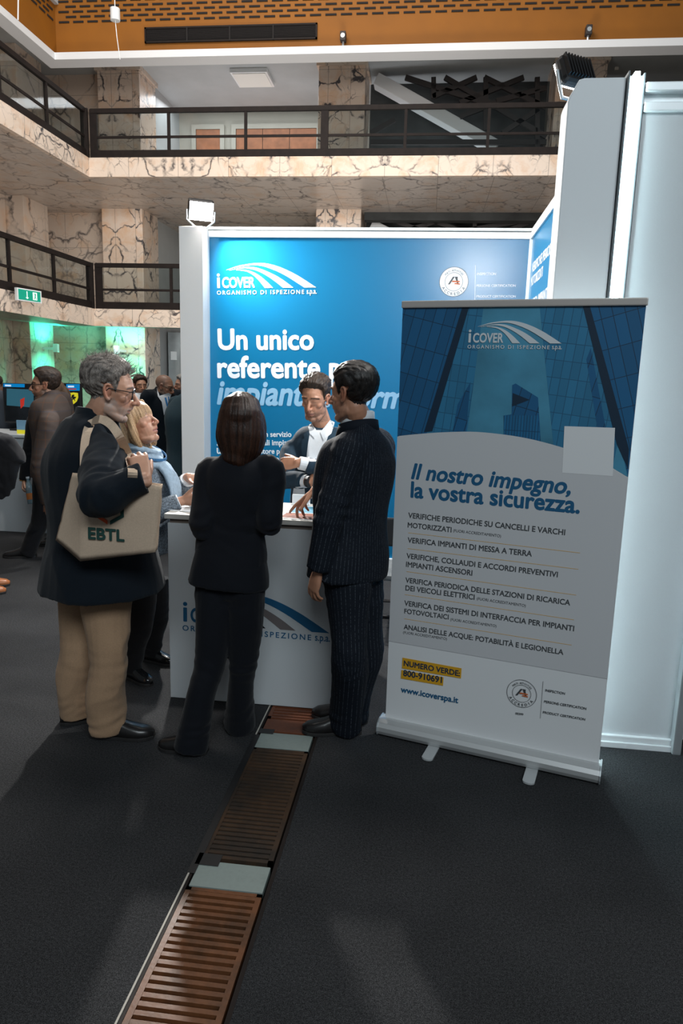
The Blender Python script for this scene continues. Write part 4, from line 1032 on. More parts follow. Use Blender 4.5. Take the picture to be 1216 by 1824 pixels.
def pinstripe(name, col, line):
    m, nt, p = newmat(name); L = nt.links.new
    a = nd(nt, 'ShaderNodeAttribute', attribute_name='stripe')
    d = nd(nt, 'ShaderNodeMath', operation='DIVIDE', i_1=0.0165); L(a.outputs['Fac'], d.inputs[0])
    f = nd(nt, 'ShaderNodeMath', operation='FRACT'); L(d.outputs[0], f.inputs[0])
    c = nd(nt, 'ShaderNodeMath', operation='COMPARE', i_1=0.5, i_2=0.06); L(f.outputs[0], c.inputs[0])
    tc = nd(nt, 'ShaderNodeTexCoord'); n = nd(nt, 'ShaderNodeTexNoise', i_Scale=160.0, i_Detail=1.0); L(tc.outputs['Object'], n.inputs['Vector'])
    g = nd(nt, 'ShaderNodeMapRange', i_1=0.42, i_2=0.56); L(n.outputs['Fac'], g.inputs[0])
    mu = nd(nt, 'ShaderNodeMath', operation='MULTIPLY'); L(c.outputs[0], mu.inputs[0]); L(g.outputs[0], mu.inputs[1])
    x = nd(nt, 'ShaderNodeMix', data_type='RGBA'); x.inputs['A'].default_value = (*col, 1); x.inputs['B'].default_value = (*line, 1); L(mu.outputs[0], x.inputs['Factor'])
    L(x.outputs['Result'], p.inputs['Base Color']); p.inputs['Roughness'].default_value = 0.8; p.inputs['Specular IOR Level'].default_value = 0.2
    return m
def check_mat(name, col, line, line2):
    m, nt, p = newmat(name); L = nt.links.new
    tc = nd(nt, 'ShaderNodeTexCoord'); sx = nd(nt, 'ShaderNodeSeparateXYZ'); L(tc.outputs['Object'], sx.inputs[0])
    cur = None
    base = nd(nt, 'ShaderNodeMix', data_type='RGBA'); base.inputs['A'].default_value = (*col, 1); base.inputs['B'].default_value = (*[q * 1.7 for q in col], 1)
    n = nd(nt, 'ShaderNodeTexNoise', i_Scale=220.0); L(tc.outputs['Object'], n.inputs['Vector']); L(n.outputs['Fac'], base.inputs['Factor']); cur = base.outputs['Result']
    for ax, per, c in (('Z', 0.075, line), ('X', 0.065, line), ('Z', 0.15, line2)):
        pp = nd(nt, 'ShaderNodeMath', operation='PINGPONG', i_1=per / 2); L(sx.outputs[ax], pp.inputs[0])
        lt = nd(nt, 'ShaderNodeMath', operation='LESS_THAN', i_1=0.004); L(pp.outputs[0], lt.inputs[0])
        mu = nd(nt, 'ShaderNodeMath', operation='MULTIPLY', i_1=0.6); L(lt.outputs[0], mu.inputs[0])
        x = nd(nt, 'ShaderNodeMix', data_type='RGBA'); L(cur, x.inputs['A']); x.inputs['B'].default_value = (*c, 1); L(mu.outputs[0], x.inputs['Factor']); cur = x.outputs['Result']
    L(cur, p.inputs['Base Color']); p.inputs['Roughness'].default_value = 0.9
    return m
M['sclera'] = mat('eye_white', (0.60, 0.58, 0.55), 0.2)
M['iris'] = mat('dark_iris', (0.03, 0.02, 0.015), 0.15)
M['leather'] = mat('black_leather', (0.014, 0.013, 0.013), 0.28, noise=0.2, nscale=30)
M['sole'] = mat('black_rubber_sole', (0.018, 0.017, 0.017), 0.6)
M['frames'] = mat('black_glasses_frame', (0.01, 0.01, 0.011), 0.25)
M['lens'] = glass_mat('spectacle_lens', (0.93, 0.95, 0.95), 0.02)
M['shirt'] = cloth('white_shirt_cotton', (0.66, 0.69, 0.72), 0.8, 0.15, 0.03)
M['gold'] = mat('gold', (0.65, 0.40, 0.12), 0.25, 1.0)
SKIN = {'fair': (0.50, 0.265, 0.175), 'tan': (0.42, 0.205, 0.125), 'warm': (0.46, 0.235, 0.145)}

class Head:
    """a head frame: c centre at eye level, face direction and up"""
    def __init__(s, c, fwd, up=(0, 0, 1), k=1.0):
        s.c = Vector(c); s.y = Vector(fwd).normalized(); u = Vector(up); s.x = s.y.cross(u).normalized(); s.z = s.x.cross(s.y).normalized(); s.k = k
        s.R = Matrix((s.x, s.y, s.z)).transposed()
    def w(s, x, y, z): return s.c + (s.x * x + s.y * y + s.z * z) * s.k
    def loc(s, P):
        return (P - np.array(s.c)) @ np.array(s.R) / s.k
def head_shape(b, h, fat=1.0, nose=1.0, jaw=1.0, female=False, closed=False):
    k = h.k; R = h.R
    def E(c, r): b.ball(h.w(*c), tuple(q * k for q in r), R, 12)
    def T(pts, r): b.loft([h.w(*p) for p in pts], [q * k for q in r], tuple(h.x), 12, True, 3)
    E((0, -0.018, 0.048), (0.076, 0.098, 0.083)); E((0, 0.018, 0.020), (0.068 * fat, 0.074, 0.085)); E((0, 0.022, -0.038), (0.058 * fat, 0.066, 0.078))
    E((0, 0.058, -0.098), (0.024 * jaw, 0.026, 0.020))
    for sx in (-1, 1):
        E((sx * 0.043 * jaw * fat, 0.008, -0.062), (0.020, 0.036, 0.028))
        T([(sx * 0.045 * jaw * fat, 0.015, -0.078), (sx * 0.030 * jaw, 0.050, -0.096)], (0.017, 0.018))
        E((sx * 0.042 * fat, 0.052, -0.014), (0.020, 0.021, 0.018))
        T([(sx * 0.010, 0.084, 0.031), (sx * 0.032, 0.078, 0.037), (sx * 0.052, 0.058, 0.030)], (0.009, 0.0095, 0.008) if not female else (0.008, 0.008, 0.007))
        E((sx * 0.011, 0.098, -0.029), (0.0085 * nose, 0.012, 0.0085))
        # ear: rim and lobe
        e = [(sx * 0.074, 0.008, 0.022), (sx * 0.080, -0.002, 0.034), (sx * 0.085, -0.017, 0.030), (sx * 0.086, -0.021, 0.012), (sx * 0.081, -0.014, -0.010), (sx * 0.074, -0.001, -0.026), (sx * 0.072, 0.006, -0.018)]
        T(e, (0.0055, 0.0055, 0.0055, 0.0055, 0.006, 0.0075, 0.005)); E((sx * 0.074, -0.006, 0.006), (0.006, 0.014, 0.024))
        E((sx * 0.031, 0.0635, 0.0155 if closed else 0.0215), (0.0165, 0.0135, 0.0105 if closed else 0.0075))        # upper lid
        E((sx * 0.031, 0.0610, 0.0045 if closed else 0.0005), (0.0165, 0.0120, 0.0085 if closed else 0.0070))        # lower lid
    T([(0, 0.082, 0.028), (0, 0.094, 0.004), (0, 0.103 + 0.006 * nose, -0.018), (0, 0.105 + 0.007 * nose, -0.026)], (0.009, 0.009, 0.0105 * nose, 0.011 * nose))
    T([(0, 0.099, -0.030), (0, 0.092, -0.036), (0, 0.086, -0.048)], (0.010, 0.010, 0.014))
    T([(-0.021, 0.074, -0.060), (-0.009, 0.086, -0.054), (0, 0.088, -0.055), (0.009, 0.086, -0.054), (0.021, 0.074, -0.060)], (0.005, 0.0075, 0.0075, 0.0075, 0.005))
    T([(-0.018, 0.074, -0.066), (0, 0.084, -0.070), (0.018, 0.074, -0.066)], (0.005, 0.008, 0.005))
def hairline(y, rec=0.0, side=None):
    ys = [-0.20, -0.085, -0.045, -0.020, -0.010, 0.012, 0.024, 0.030, 0.046 - rec, 0.062 - rec, 0.080 - rec, 0.2]
    zs = [-0.056, -0.054, -0.046, -0.026, 0.030, 0.020, -0.005, 0.028, 0.066, 0.080, 0.088, 0.12]
    return np.interp(y, ys, zs)
def face_finish(me, h, skin, o):
    """mouth line, sockets, colours of lips, brows and beard (skin and hair colours, plus painted crease shade between the lips)"""
    P = coords(me); L = h.loc(P); x, y, z = L.T
    inn = (np.abs(x) < 0.11) & (np.abs(y) < 0.15) & (z > -0.135) & (z < 0.15)
    fr = inn & (y > 0.03)
    d = np.zeros(len(P))
    for s in (-1, 1): d -= 0.004 * gauss(x - s * 0.016, 0.007) * gauss(z - 0.016, 0.010) * fr
    d -= 0.0035 * gauss(z + 0.0622, 0.0030) * np.exp(-(x / 0.023) ** 6) * (y > 0.06) * inn
    d -= 0.0030 * gauss(z + 0.083, 0.006) * np.exp(-(x / 0.022) ** 4) * (y > 0.05) * inn
    P2 = P + (np.array(h.y) * h.k)[None, :] * d[:, None]
    set_coords(me, P2)
    col = np.tile(np.array(SKIN[skin]), (len(P), 1))
    nz = fnoise(P, 45, 2.0)
    col *= (1 + 0.10 * nz)[:, None]
    def blend(m, c):
        m = np.clip(m, 0, 1)[:, None]; col[:] = col * (1 - m) + np.array(c) * m
    red = np.array(SKIN[skin]) * np.array((1.05, 0.72, 0.66))
    for s in (-1, 1): blend(0.28 * gauss(x - s * 0.045, 0.026) * gauss(z + 0.024, 0.024) * fr, red)
    blend(0.5 * gauss(x, 0.016) * gauss(z + 0.024, 0.014) * (y > 0.08) * inn, red)
    blend(0.7 * (np.abs(x) > 0.0715) * gauss(y + 0.008, 0.028) * gauss(z - 0.004, 0.036) * inn, red * 0.9)
    lip = (np.abs(z + 0.0622) < 0.0115 - 0.009 * np.abs(x / 0.024) ** 1.5) & (np.abs(x) < 0.024) & (y > 0.06) & inn
    blend(lip * 0.75, o.get('lip', (0.34, 0.13, 0.10)))
    blend(inn * (y > 0.06) * gauss(z + 0.0622, 0.0016) * np.exp(-(x / 0.023) ** 6) * 0.8, (0.10, 0.03, 0.025))  # shade of the mouth crease put into the colour
    bc = o.get('brow', (0.03, 0.02, 0.015))
    for s in (-1, 1):
        zz = 0.036 - 1.1 * np.maximum(0, np.abs(x) - 0.034) ** 1.0 * 0.35
        blend(0.85 * sstep(-np.abs(z - zz), -0.0065, -0.003) * (x * s > 0.010) * (x * s < 0.055) * (y > 0.05) * inn, bc)
        blend(0.75 * gauss(z - (0.0085 if o.get('closed') else 0.0165), 0.0022) * gauss(x - s * 0.031, 0.012) * (y > 0.06) * inn, (0.05, 0.03, 0.025))
    if o.get('beard'):
        bcol, dens = o['beard']
        zb = np.interp(y, [-0.02, 0.02, 0.045, 0.07, 0.09, 0.2], [-0.02, -0.012, -0.040, -0.046, -0.044, -0.044])
        m = sstep(zb - z, -0.004, 0.012) * (y > -0.012) * inn * (z > -0.128)
        m *= ~lip
        blend(m * dens * (0.75 + 0.5 * fnoise(P, 160, 4.0)), bcol)
    if o.get('stubble_scalp'):
        m = sstep(z - hairline(y, o.get('rec', 0)), 0, 0.012) * inn; blend(m * o['stubble_scalp'][1], o['stubble_scalp'][0])
    set_tint(me, col)
def strand_attr(me, val):
    a = me.attributes.new('strand', 'FLOAT', 'POINT'); a.data.foreach_set('value', np.ascontiguousarray(np.clip(val, 0, 1)))
def short_hair(body_me, h, m, parent, top=0.024, side=0.009, rec=0.0, seed=0.0, messy=0.004, crown_bald=0.0):
    """cropped hair: a shell that grows out of the scalp, combed in strands"""
    body_me = getattr(body_me, "data", body_me)
    bm = bmesh.new(); bm.from_mesh(body_me)
    P = coords(body_me); L = h.loc(P); x, y, z = L.T
    near = (np.abs(x) < 0.12) & (np.abs(y) < 0.16) & (z > -0.10) & (z < 0.16)
    mask = np.where(near, z - hairline(y, rec), -1)
    mask = mask + 0.006 * fnoise(P, 60, seed)
    ear = (np.abs(x) > 0.0725) & (np.abs(y + 0.006) < 0.03) & (z < 0.038) & (z > -0.04)
    mask[ear] = -1
    bm.verts.ensure_lookup_table()
    kill = [f for f in bm.faces if max(mask[v.index] for v in f.verts) < 0.0]
    keep = np.zeros(len(P), bool)
    for f in bm.faces:
        if max(mask[v.index] for v in f.verts) >= 0.0:
            for v in f.verts: keep[v.index] = True
    N = normals(body_me)
    idx = np.where(keep)[0]
    Lk = L[idx]; t = sstep(mask[idx], -0.006, 0.030)
    up = sstep(Lk[:, 2], 0.03, 0.105)
    thick = (side + (top - side) * up) * np.interp(Lk[:, 2], [-0.06, -0.02, 0.03], [0.12, 0.45, 1.0])
    ang = np.arctan2(Lk[:, 0], Lk[:, 1] + 0.02)
    st = np.array([mnoise.noise((Lk[i, 0] * 170 + seed, Lk[i, 1] * 42, Lk[i, 2] * 50 + seed)) for i in range(len(idx))])
    st2 = np.array([mnoise.noise((Lk[i, 0] * 260, Lk[i, 1] * 45 + seed, Lk[i, 2] * 50)) for i in range(len(idx))])
    off = (-0.003 + (thick + 0.003) * t + t * messy * (st * 1.2 + st2 * 0.8)) * h.k
    pos = {i: k for k, i in enumerate(idx)}
    for v in bm.verts:
        if v.index in pos:
            k = pos[v.index]; v.co += Vector(N[v.index]) * off[k]
    val = np.zeros(len(P)); val[idx] = 0.5 + 0.6 * st + 0.5 * st2
    lay = bm.verts.layers.float.new('strand')
    for v in bm.verts: v[lay] = float(np.clip(val[v.index], 0, 1))
    bmesh.ops.delete(bm, geom=kill, context='FACES')
    for ly in list(bm.verts.layers.float_color): bm.verts.layers.float_color.remove(ly)
    me = bpy.data.meshes.new('hair'); bm.to_mesh(me); bm.free()
    for p in me.polygons: p.use_smooth = True
    me.materials.clear()
    return put('hair', me, m, parent)
def loose_strands(h, m, parent, n, seed, length=0.035, zmin=0.07, r=0.0007, lean=(0.0, 0.3, 0.8)):
    rnd = random.Random(seed); mb = MB()
    for i in range(n):
        a = rnd.uniform(0, 2 * math.pi); e = rnd.uniform(0.30, 1.45)
        d = Vector((math.cos(a) * math.cos(e), math.sin(a) * math.cos(e), math.sin(e)))
        p = Vector((d.x * 0.078, d.y * 0.100 - 0.018, 0.048 + d.z * 0.092))
        if p.z < zmin: continue
        l = length * rnd.uniform(0.4, 1.0); g = (d * 0.7 + Vector(lean) * 0.6 + Vector((rnd.uniform(-.4, .4), rnd.uniform(-.4, .4), rnd.uniform(-.2, .3)))).normalized()
        q = p + d * 0.010
        pts = [h.w(*p), h.w(*q), h.w(*(q + g * l * 0.5)), h.w(*(q + g * l + Vector((rnd.uniform(-.006, .006), rnd.uniform(-.006, .006), 0))))]
        mb.tube(pts, [r * 1.6, r * 1.6, r * 1.2, r * 0.4], 4)
    me = mb.mesh('hair_wisps', smooth=True, fix=False); strand_attr(me, np.full(len(me.vertices), 0.75))
    o = put('hair_wisps', me, m, parent); o['kind'] = 'stuff'; return o
def strand_shape(me, h, fr=95, amp=0.0035, seed=0.0, centre=(0, -0.01)):
    P = coords(me); N = normals(me); L = h.loc(P)
    a = np.arctan2(L[:, 0] - centre[0], L[:, 1] - centre[1])
    st = np.array([mnoise.noise((math.cos(a[i]) * fr * 0.11 + seed, math.sin(a[i]) * fr * 0.11, L[i, 2] * 5)) for i in range(len(a))])
    s2 = np.array([mnoise.noise((math.cos(a[i]) * fr * 0.28 + seed, math.sin(a[i]) * fr * 0.28, L[i, 2] * 9)) for i in range(len(a))])
    set_coords(me, P + N * ((st + 0.7 * s2) * amp * h.k)[:, None])
    strand_attr(me, 0.5 + 0.55 * st + 0.6 * s2)
def eyes(h, parent, look=(0, 1, 0), shut=False):
    for s in (-1, 1):
        c = h.w(s * 0.031, 0.0605 if shut else 0.0660, 0.0100); b = Body(); b.ball(c, 0.0122 * h.k, None, 10)
        me = b.mesh('eye', smooth=True); o = put('eye', me, [M['sclera'], M['iris']], parent)
        g = (h.x * look[0] + h.y * look[1] + h.z * look[2]).normalized()
        for p in me.polygons:
            if (p.center - c).normalized().dot(g) > 0.86: p.material_index = 1
def glasses(h, parent, w=0.027, hh=0.019, z=0.010, y=0.094):
    g = MB()
    def rim(s):
        return [h.w(s * (0.033 + w * math.copysign(abs(math.cos(a)) ** 0.6, math.cos(a))), y - 0.004 * abs(math.cos(a)), z + hh * math.copysign(abs(math.sin(a)) ** 0.7, math.sin(a))) for a in np.linspace(0, 2 * math.pi, 21)]
    for s in (-1, 1):
        g.tube(rim(s), 0.0026 * h.k, 6)
        g.tube([h.w(s * (0.033 + w), y - 0.004, z + 0.008), h.w(s * 0.070, 0.070, z + 0.008), h.w(s * 0.0785, 0.03, z + 0.008), h.w(s * 0.080, -0.002, z + 0.010), h.w(s * 0.079, -0.02, z - 0.012)], 0.0021 * h.k, 6)
    g.tube([h.w(-0.007, y, z + 0.005), h.w(0, y + 0.004, z + 0.008), h.w(0.007, y, z + 0.005)], 0.0019 * h.k, 6)
    f = g.build('glasses', M['frames'], parent, smooth=True, fix=False)
    for s in (-1, 1):
        r = rim(s)[:-1]; b = MB(); n = len(r); off = h.y * 0.0008
        b.add([p + off for p in r] + [p - off for p in r], [tuple(range(n)), tuple(range(2 * n - 1, n - 1, -1))] + [(i, (i + 1) % n, n + (i + 1) % n, n + i) for i in range(n)])
        b.build('lens', M['lens'], f)

def hand(b, wr, d, n, t, curl=(18, 30, 22), k=1.0, spread=5.0, thumb=(0.72, 0.55, 0.25), each=None, thumb_curl=25):
    """palm, four unequal fingers and a thumb: d towards the fingers, n out of the palm, t thumb side"""
    wr = Vector(wr); d = Vector(d).normalized(); n = Vector(n); n = (n - d * n.dot(d)).normalized(); t0 = Vector(t); t = d.cross(n)
    if t.dot(t0) < 0: t = -t
    b.loft([wr - d * 0.02 * k, wr + d * 0.02 * k, wr + d * 0.055 * k, wr + d * 0.092 * k], [(0.026 * k, 0.019 * k), (0.034 * k, 0.0175 * k), (0.041 * k, 0.0155 * k), (0.038 * k, 0.011 * k)], tuple(t), 14, True, 3, 2.4)
    ln = (0.076, 0.084, 0.078, 0.060)
    for i in range(4):
        base = wr + (d * (0.090, 0.094, 0.090, 0.082)[i] + t * (0.030, 0.010, -0.010, -0.029)[i]) * k
        c = each[i] if each else curl
        sp = R_(spread * (1.5, 0.5, -0.5, -1.6)[i]); dd = (d * math.cos(sp) + t * math.sin(sp)).normalized()
        pts = [base - dd * 0.03 * k]; a = 0.0; p = base; pts.append(p); q = p
        for f_, ca in zip((0.46, 0.30, 0.24), c):
            a += R_(ca); v = dd * math.cos(a) + n * math.sin(a); q = q + v * ln[i] * f_ * k; pts.append(q)
        r = (0.0096, 0.0099, 0.0096, 0.0084)[i] * k
        b.loft(pts, [r, r * 1.02, r * 0.95, r * 0.86, r * 0.72], tuple(t), 10, True, 3)
    v = (d * thumb[0] + t * thumb[1] + n * thumb[2]).normalized(); p0 = wr + (d * 0.018 + t * 0.022 + n * 0.004) * k; p1 = p0 + v * 0.045 * k
    v2 = (v * math.cos(R_(thumb_curl)) + d * math.sin(R_(thumb_curl)) * 0.8 + n * 0.1).normalized(); p2 = p1 + v2 * 0.034 * k; p3 = p2 + v2 * 0.026 * k
    b.loft([p0, p1, p2, p3], [0.0145 * k, 0.0115 * k, 0.0098 * k, 0.0078 * k], tuple(n), 10, True, 3)

def skel(x, y, f, h=1.76, lean=0.0, sh=0.185):
    """standing joints: base point, facing direction, height"""
    f = Vector((f[0], f[1], 0)).normalized(); r = Vector((f.y, -f.x, 0)); s = h / 1.76
    def L(a, b, c): return Vector((x, y, 0)) + (r * a + f * b) * s + Vector((0, 0, c * s))
    J = {'f': f, 'r': r, 's': s, 'pel': L(0, 0, 0.97), 'neck': L(0, -0.02 + lean, 1.485), 'head': L(0, 0.025 + lean * 1.3, 1.645)}
    for k, q in (('l', -1), ('r', 1)):
        J['sh' + k] = L(q * sh, lean, 1.425); J['el' + k] = L(q * (sh + 0.045), -0.03 + lean * 0.5, 1.13); J['wr' + k] = L(q * (sh + 0.035), 0.05, 0.88)
        J['hip' + k] = L(q * 0.09, 0, 0.93); J['kn' + k] = L(q * 0.10, 0.015, 0.50); J['an' + k] = L(q * 0.105, -0.02, 0.085); J['ft' + k] = f.copy()
    return J
def shoe(J, k, parent, m=None, ln=0.285, heel=0.0, wide=1.0):
    a = J['an' + k]; d = Vector((J['ft' + k][0], J['ft' + k][1], 0)).normalized(); sd = Vector((d.y, -d.x, 0)); s = J['s']
    o = Vector((a.x, a.y, 0)) - d * 0.085 * s
    st = ((0.0, 0.022, 0.055), (0.02, 0.033, 0.085), (0.075, 0.036, 0.098), (0.13, 0.038, 0.080), (0.18, 0.046, 0.058), (0.225, 0.047, 0.047), (0.26, 0.036, 0.040), (0.285, 0.014, 0.026))
    b = Body(); n = 18; vs = []; fs = []
    for q, w, hgt in st:
        for i in range(n):
            t = 2 * math.pi * i / n; cx = math.cos(t); cz = math.sin(t)
            zz = hgt * max(0, cz) ** 0.8 if cz > 0 else 0.0
            ww = w * (abs(cx) ** 0.6) * (1 if cx > 0 else -1)
            vs.append(o + d * q * s * ln / 0.285 + sd * ww * s * wide + Vector((0, 0, 0.012 + zz * s)))
    for i in range(len(st) - 1):
        for j in range(n):
            j2 = (j + 1) % n; fs.append((i * n + j, i * n + j2, (i + 1) * n + j2, (i + 1) * n + j))
    fs.append(tuple(range(n))); fs.append(tuple(range(len(st) * n - 1, (len(st) - 1) * n - 1, -1)))
    b.add(vs, fs); me = b.mesh('shoe', smooth=True); o1 = put('shoe', me, m or M['leather'], parent)
    out = []; 
    for q, w, _ in st: out.append((q, w + 0.004))
    poly = [(o + d * q * s * ln / 0.285 + sd * w * s * wide) for q, w in out] + [(o + d * q * s * ln / 0.285 - sd * w * s * wide) for q, w in reversed(out)]
    sb = MB(); nn = len(poly); sb.add([p + Vector((0, 0, 0.017)) for p in poly] + [p + Vector((0, 0, 0.001)) for p in poly], [tuple(range(nn)), tuple(range(2 * nn - 1, nn - 1, -1))] + [(i, (i + 1) % nn, nn + (i + 1) % nn, nn + i) for i in range(nn)])
    sb.build('sole', M['sole'], o1, bevel=0.002)
    return o1
def trousers(J, parent, m, thigh=0.092, knee=0.070, hem=(0.062, 0.075), hz=0.035, vox=0.008, seed=1.0, amp=0.006, stripe=False, seat=0.165, cuff_sink=0.0):
    b = Body(); s = J['s']; r = tuple(J['r']); f = J['f']
    pel = J['pel']
    b.loft([pel + V3(0, 0, -0.13 * s), pel + V3(0, 0, -0.02 * s), pel + V3(0, 0, 0.10 * s)], [(seat * 0.9 * s, 0.12 * s), (seat * s, 0.125 * s), (seat * 0.92 * s, 0.11 * s)], r, 20, True, 3)
    jn = []
    for k in 'lr':
        h, kn, an = J['hip' + k], J['kn' + k], J['an' + k]
        dn = (an - kn).normalized()
        end = V3(an.x, an.y, hz) - f * 0.004
        pts = [h + V3(0, 0, 0.03), h.lerp(kn, 0.45), kn, kn.lerp(an, 0.45) - f * 0.012, end]
        b.loft(pts, [(thigh * s, thigh * 1.12 * s), (thigh * 0.90 * s, thigh * s), (knee * s, knee * 1.06 * s), (knee * 0.92 * s, knee * 1.04 * s), (hem[0] * s, hem[1] * s)], r, 18, False, 5)
        jn += [(kn, 0.10, (an - h), 0.006), (end + V3(0, 0, 0.07), 0.09, (0, 0, 1), 0.011), (h + V3(0, 0, -0.02), 0.10, (kn - h) + J['r'] * 0.2, 0.006)]
    me = fuse(b, 'trousers', vox, 2); folds(me, amp, 5.0, seed, jn)
    if stripe: stripes(me, J, True)
    return put('trousers', me, m, parent)
MALE = ((-0.20, 0.205, 0.145, 0.0), (-0.06, 0.200, 0.138, 0.0), (0.12, 0.182, 0.125, 0.006), (0.28, 0.200, 0.138, 0.010), (0.39, 0.200, 0.130, 0.0), (0.455, 0.160, 0.100, -0.012), (0.50, 0.090, 0.072, -0.012), (0.53, 0.062, 0.060, -0.004))
def torso_axes(J):
    pel, nk = J['pel'], J['neck']; up = (nk - pel).normalized(); r = J['r']; r = (r - up * r.dot(up)).normalized(); f = up.cross(r)
    return pel, up, r, f, J['s']
def jacket(J, name, parent, m, prof=MALE, sleeve=(0.076, 0.068, 0.060, 0.054, 0.050), vox=0.008, seed=2.0, amp=0.006, stripe=False, cuff=0.0, extra=None, arms='lr', joint_amp=0.010):
    pel, up, r, f, s = torso_axes(J); b = Body()
    b.loft([pel + up * (t * s) + f * (fy * s) for t, _, _, fy in prof], [(a * s, d * s) for _, a, d, _ in prof], tuple(r), 28, False, 4, 2.25)
    jn = []
    for k in arms:
        q = -1 if k == 'l' else 1
        sh, el, wr = J['sh' + k], J['el' + k], J['wr' + k]
        w2 = el.lerp(wr, 1.0 - cuff)
        inn = sh.lerp(J['neck'] - up * 0.10 * s, 0.42)
        b.loft([inn, sh - up * 0.004, sh.lerp(el, 0.5), el, el.lerp(w2, 0.5), w2], [sleeve[0] * 0.95 * s, sleeve[0] * s, sleeve[1] * s, sleeve[2] * s, sleeve[3] * s, sleeve[4] * s], tuple(f), 18, False, 5)
        jn += [(el, 0.09, (wr - sh), joint_amp), (sh + (el - sh) * 0.25, 0.08, (el - sh) + r * q * 0.5, joint_amp * 0.5), (w2, 0.06, (wr - el), joint_amp * 0.5)]
    jn += [(pel + up * 0.12 * s, 0.14, tuple(up + r * 0.3), 0.005)]
    if extra: extra(b, pel, up, r, f, s)
    me = fuse(b, name, vox, 2); folds(me, amp, 4.5, seed, jn)
    if stripe: stripes(me, J, False)
    return put(name, me, m, parent)
def stripes(me, J, legs):
    """a coordinate that runs round the body and round each limb, for the woven stripe"""
    P = coords(me); pel, up, r, f, s = torso_axes(J)
    def seg(a, b, rad):
        a = np.array(a); b = np.array(b); ab = b - a; t = np.clip((P - a) @ ab / (ab @ ab), 0, 1); q = P - (a + t[:, None] * ab)
        dd = np.linalg.norm(q, axis=1) / rad; ax = ab / np.linalg.norm(ab); sd = np.array(J['f']); sd = sd - ax * (sd @ ax); sd /= np.linalg.norm(sd); u = np.cross(ax, sd)
        return dd, np.arctan2(q @ u, -(q @ sd)) * rad * 0.95
    L = []
    if legs:
        for k in 'lr': L += [seg(J['hip' + k], J['kn' + k], 0.085), seg(J['kn' + k], J['an' + k], 0.075)]
    else:
        q = P - np.array(pel); xx = q @ np.array(r); yy = q @ np.array(f); hh = q @ np.array(up)
        L.append((np.sqrt((xx / 0.2) ** 2 + (yy / 0.14) ** 2) + 0.0, np.arctan2(xx, -yy * 1.25) * 0.185))
        for k in 'lr': L += [seg(J['sh' + k], J['el' + k], 0.068), seg(J['el' + k], J['wr' + k], 0.055)]
    D = np.stack([l[0] for l in L]); S = np.stack([l[1] for l in L]); i = D.argmin(0)
    a = me.attributes.new('stripe', 'FLOAT', 'POINT'); a.data.foreach_set('value', np.ascontiguousarray(S[i, np.arange(len(P))] + 10.0))
def skin_body(J, h, parent, o, vox=0.004, hands=None, nohand=''):
    """one continuous body: head, neck, trunk, limbs, hands (the clothes lie over it)"""
    b = Body(); pel, up, r, f, s = torso_axes(J)
    head_shape(b, h, o.get('fat', 1.0), o.get('nose', 1.0), o.get('jaw', 1.0), o.get('female', False), o.get('closed', False))
    nw = o.get('neck', 0.058) * s
    b.loft([J['neck'] - up * 0.06, J['neck'] + up * 0.01, h.w(0, -0.018, -0.060), h.w(0, -0.012, -0.01)], [(nw * 1.35, nw * 1.1), (nw * 1.05, nw), (nw, nw), (nw * 0.9, nw * 0.9)], tuple(r), 18, True, 4)
    b.loft([pel - up * 0.05, pel + up * 0.2 * s, pel + up * 0.40 * s, J['neck'] - up * 0.04], [(0.12, 0.08), (0.12, 0.08), (0.13, 0.07), (0.06, 0.05)], tuple(r), 16, True, 4)
    for k in 'lr':
        sh, el, wr = J['sh' + k], J['el' + k], J['wr' + k]
        b.loft([J['neck'] - up * 0.10, sh, el, wr], [0.04, 0.036, 0.030, 0.026], tuple(f), 12, True, 1)
        b.loft([J['hip' + k] + V3(0, 0, .02), J['kn' + k], J['an' + k], J['an' + k] + J['ft' + k] * 0.03 + V3(0, 0, -0.045)], [0.065, 0.045, 0.030, 0.020], tuple(r), 12, True, 4)
        if k in nohand: continue
        hd = (hands or {}).get(k)
        if hd: hand(b, wr, **hd)
        else:
            d = (wr - el).normalized(); hand(b, wr, d, -r * (1 if k == 'r' else -1), f, k=0.98 * s)
    me = fuse(b, 'body', vox, 2)
    face_finish(me, h, o.get('skin', 'warm'), o)
    return put('body', me, M['skin'], parent)
def collar_ring(J, h, name, m, parent, r0=0.066, r1=0.062, z0=-0.03, z1=0.035, open_a=0.0, th=0.006, lean=0.012, depth=1.0, tilt=0.018):
    """a stand-up collar round the neck; open_a (degrees) leaves a gap at the throat"""
    pel, up, r, f, s = torso_axes(J); c = J['neck']; n = 36
    vs = []; fs = []
    a0, a1 = R_(open_a / 2), 2 * math.pi - R_(open_a / 2); A = np.linspace(a0, a1, n)
    for a in A:
        d = r * math.sin(a) + f * math.cos(a) * depth
        dz = -tilt * math.cos(a)
        for q, rr, zz in ((0, r0, z0), (1, r1, z1), (2, r1 + th, z1 - 0.002), (3, r0 + th + 0.004, z0)):
            vs.append(c + f * lean + d * rr * s + up * (zz + dz) * s)
    for i in range(n - 1):
        for q in range(4):
            q2 = (q + 1) % 4; fs.append((i * 4 + q, i * 4 + q2, (i + 1) * 4 + q2, (i + 1) * 4 + q))
    fs.append((0, 1, 2, 3)); fs.append(tuple((n - 1) * 4 + q for q in (3, 2, 1, 0)))
    return MB().add(vs, fs).build(name, m, parent, smooth=True)
def cuff_ring(J, k, m, parent, ln=0.03, r=0.036, start=-0.035, name='cuff'):
    el, wr = J['el' + k], J['wr' + k]; d = (wr - el).normalized(); b = Body()
    b.loft([wr + d * start, wr + d * (start + ln)], [r, r * 0.98], tuple(J['f'] + J['r'] * 0.3), 18, False, 2)
    return b.build(name, m, parent, smooth=False, bevel=0.003)
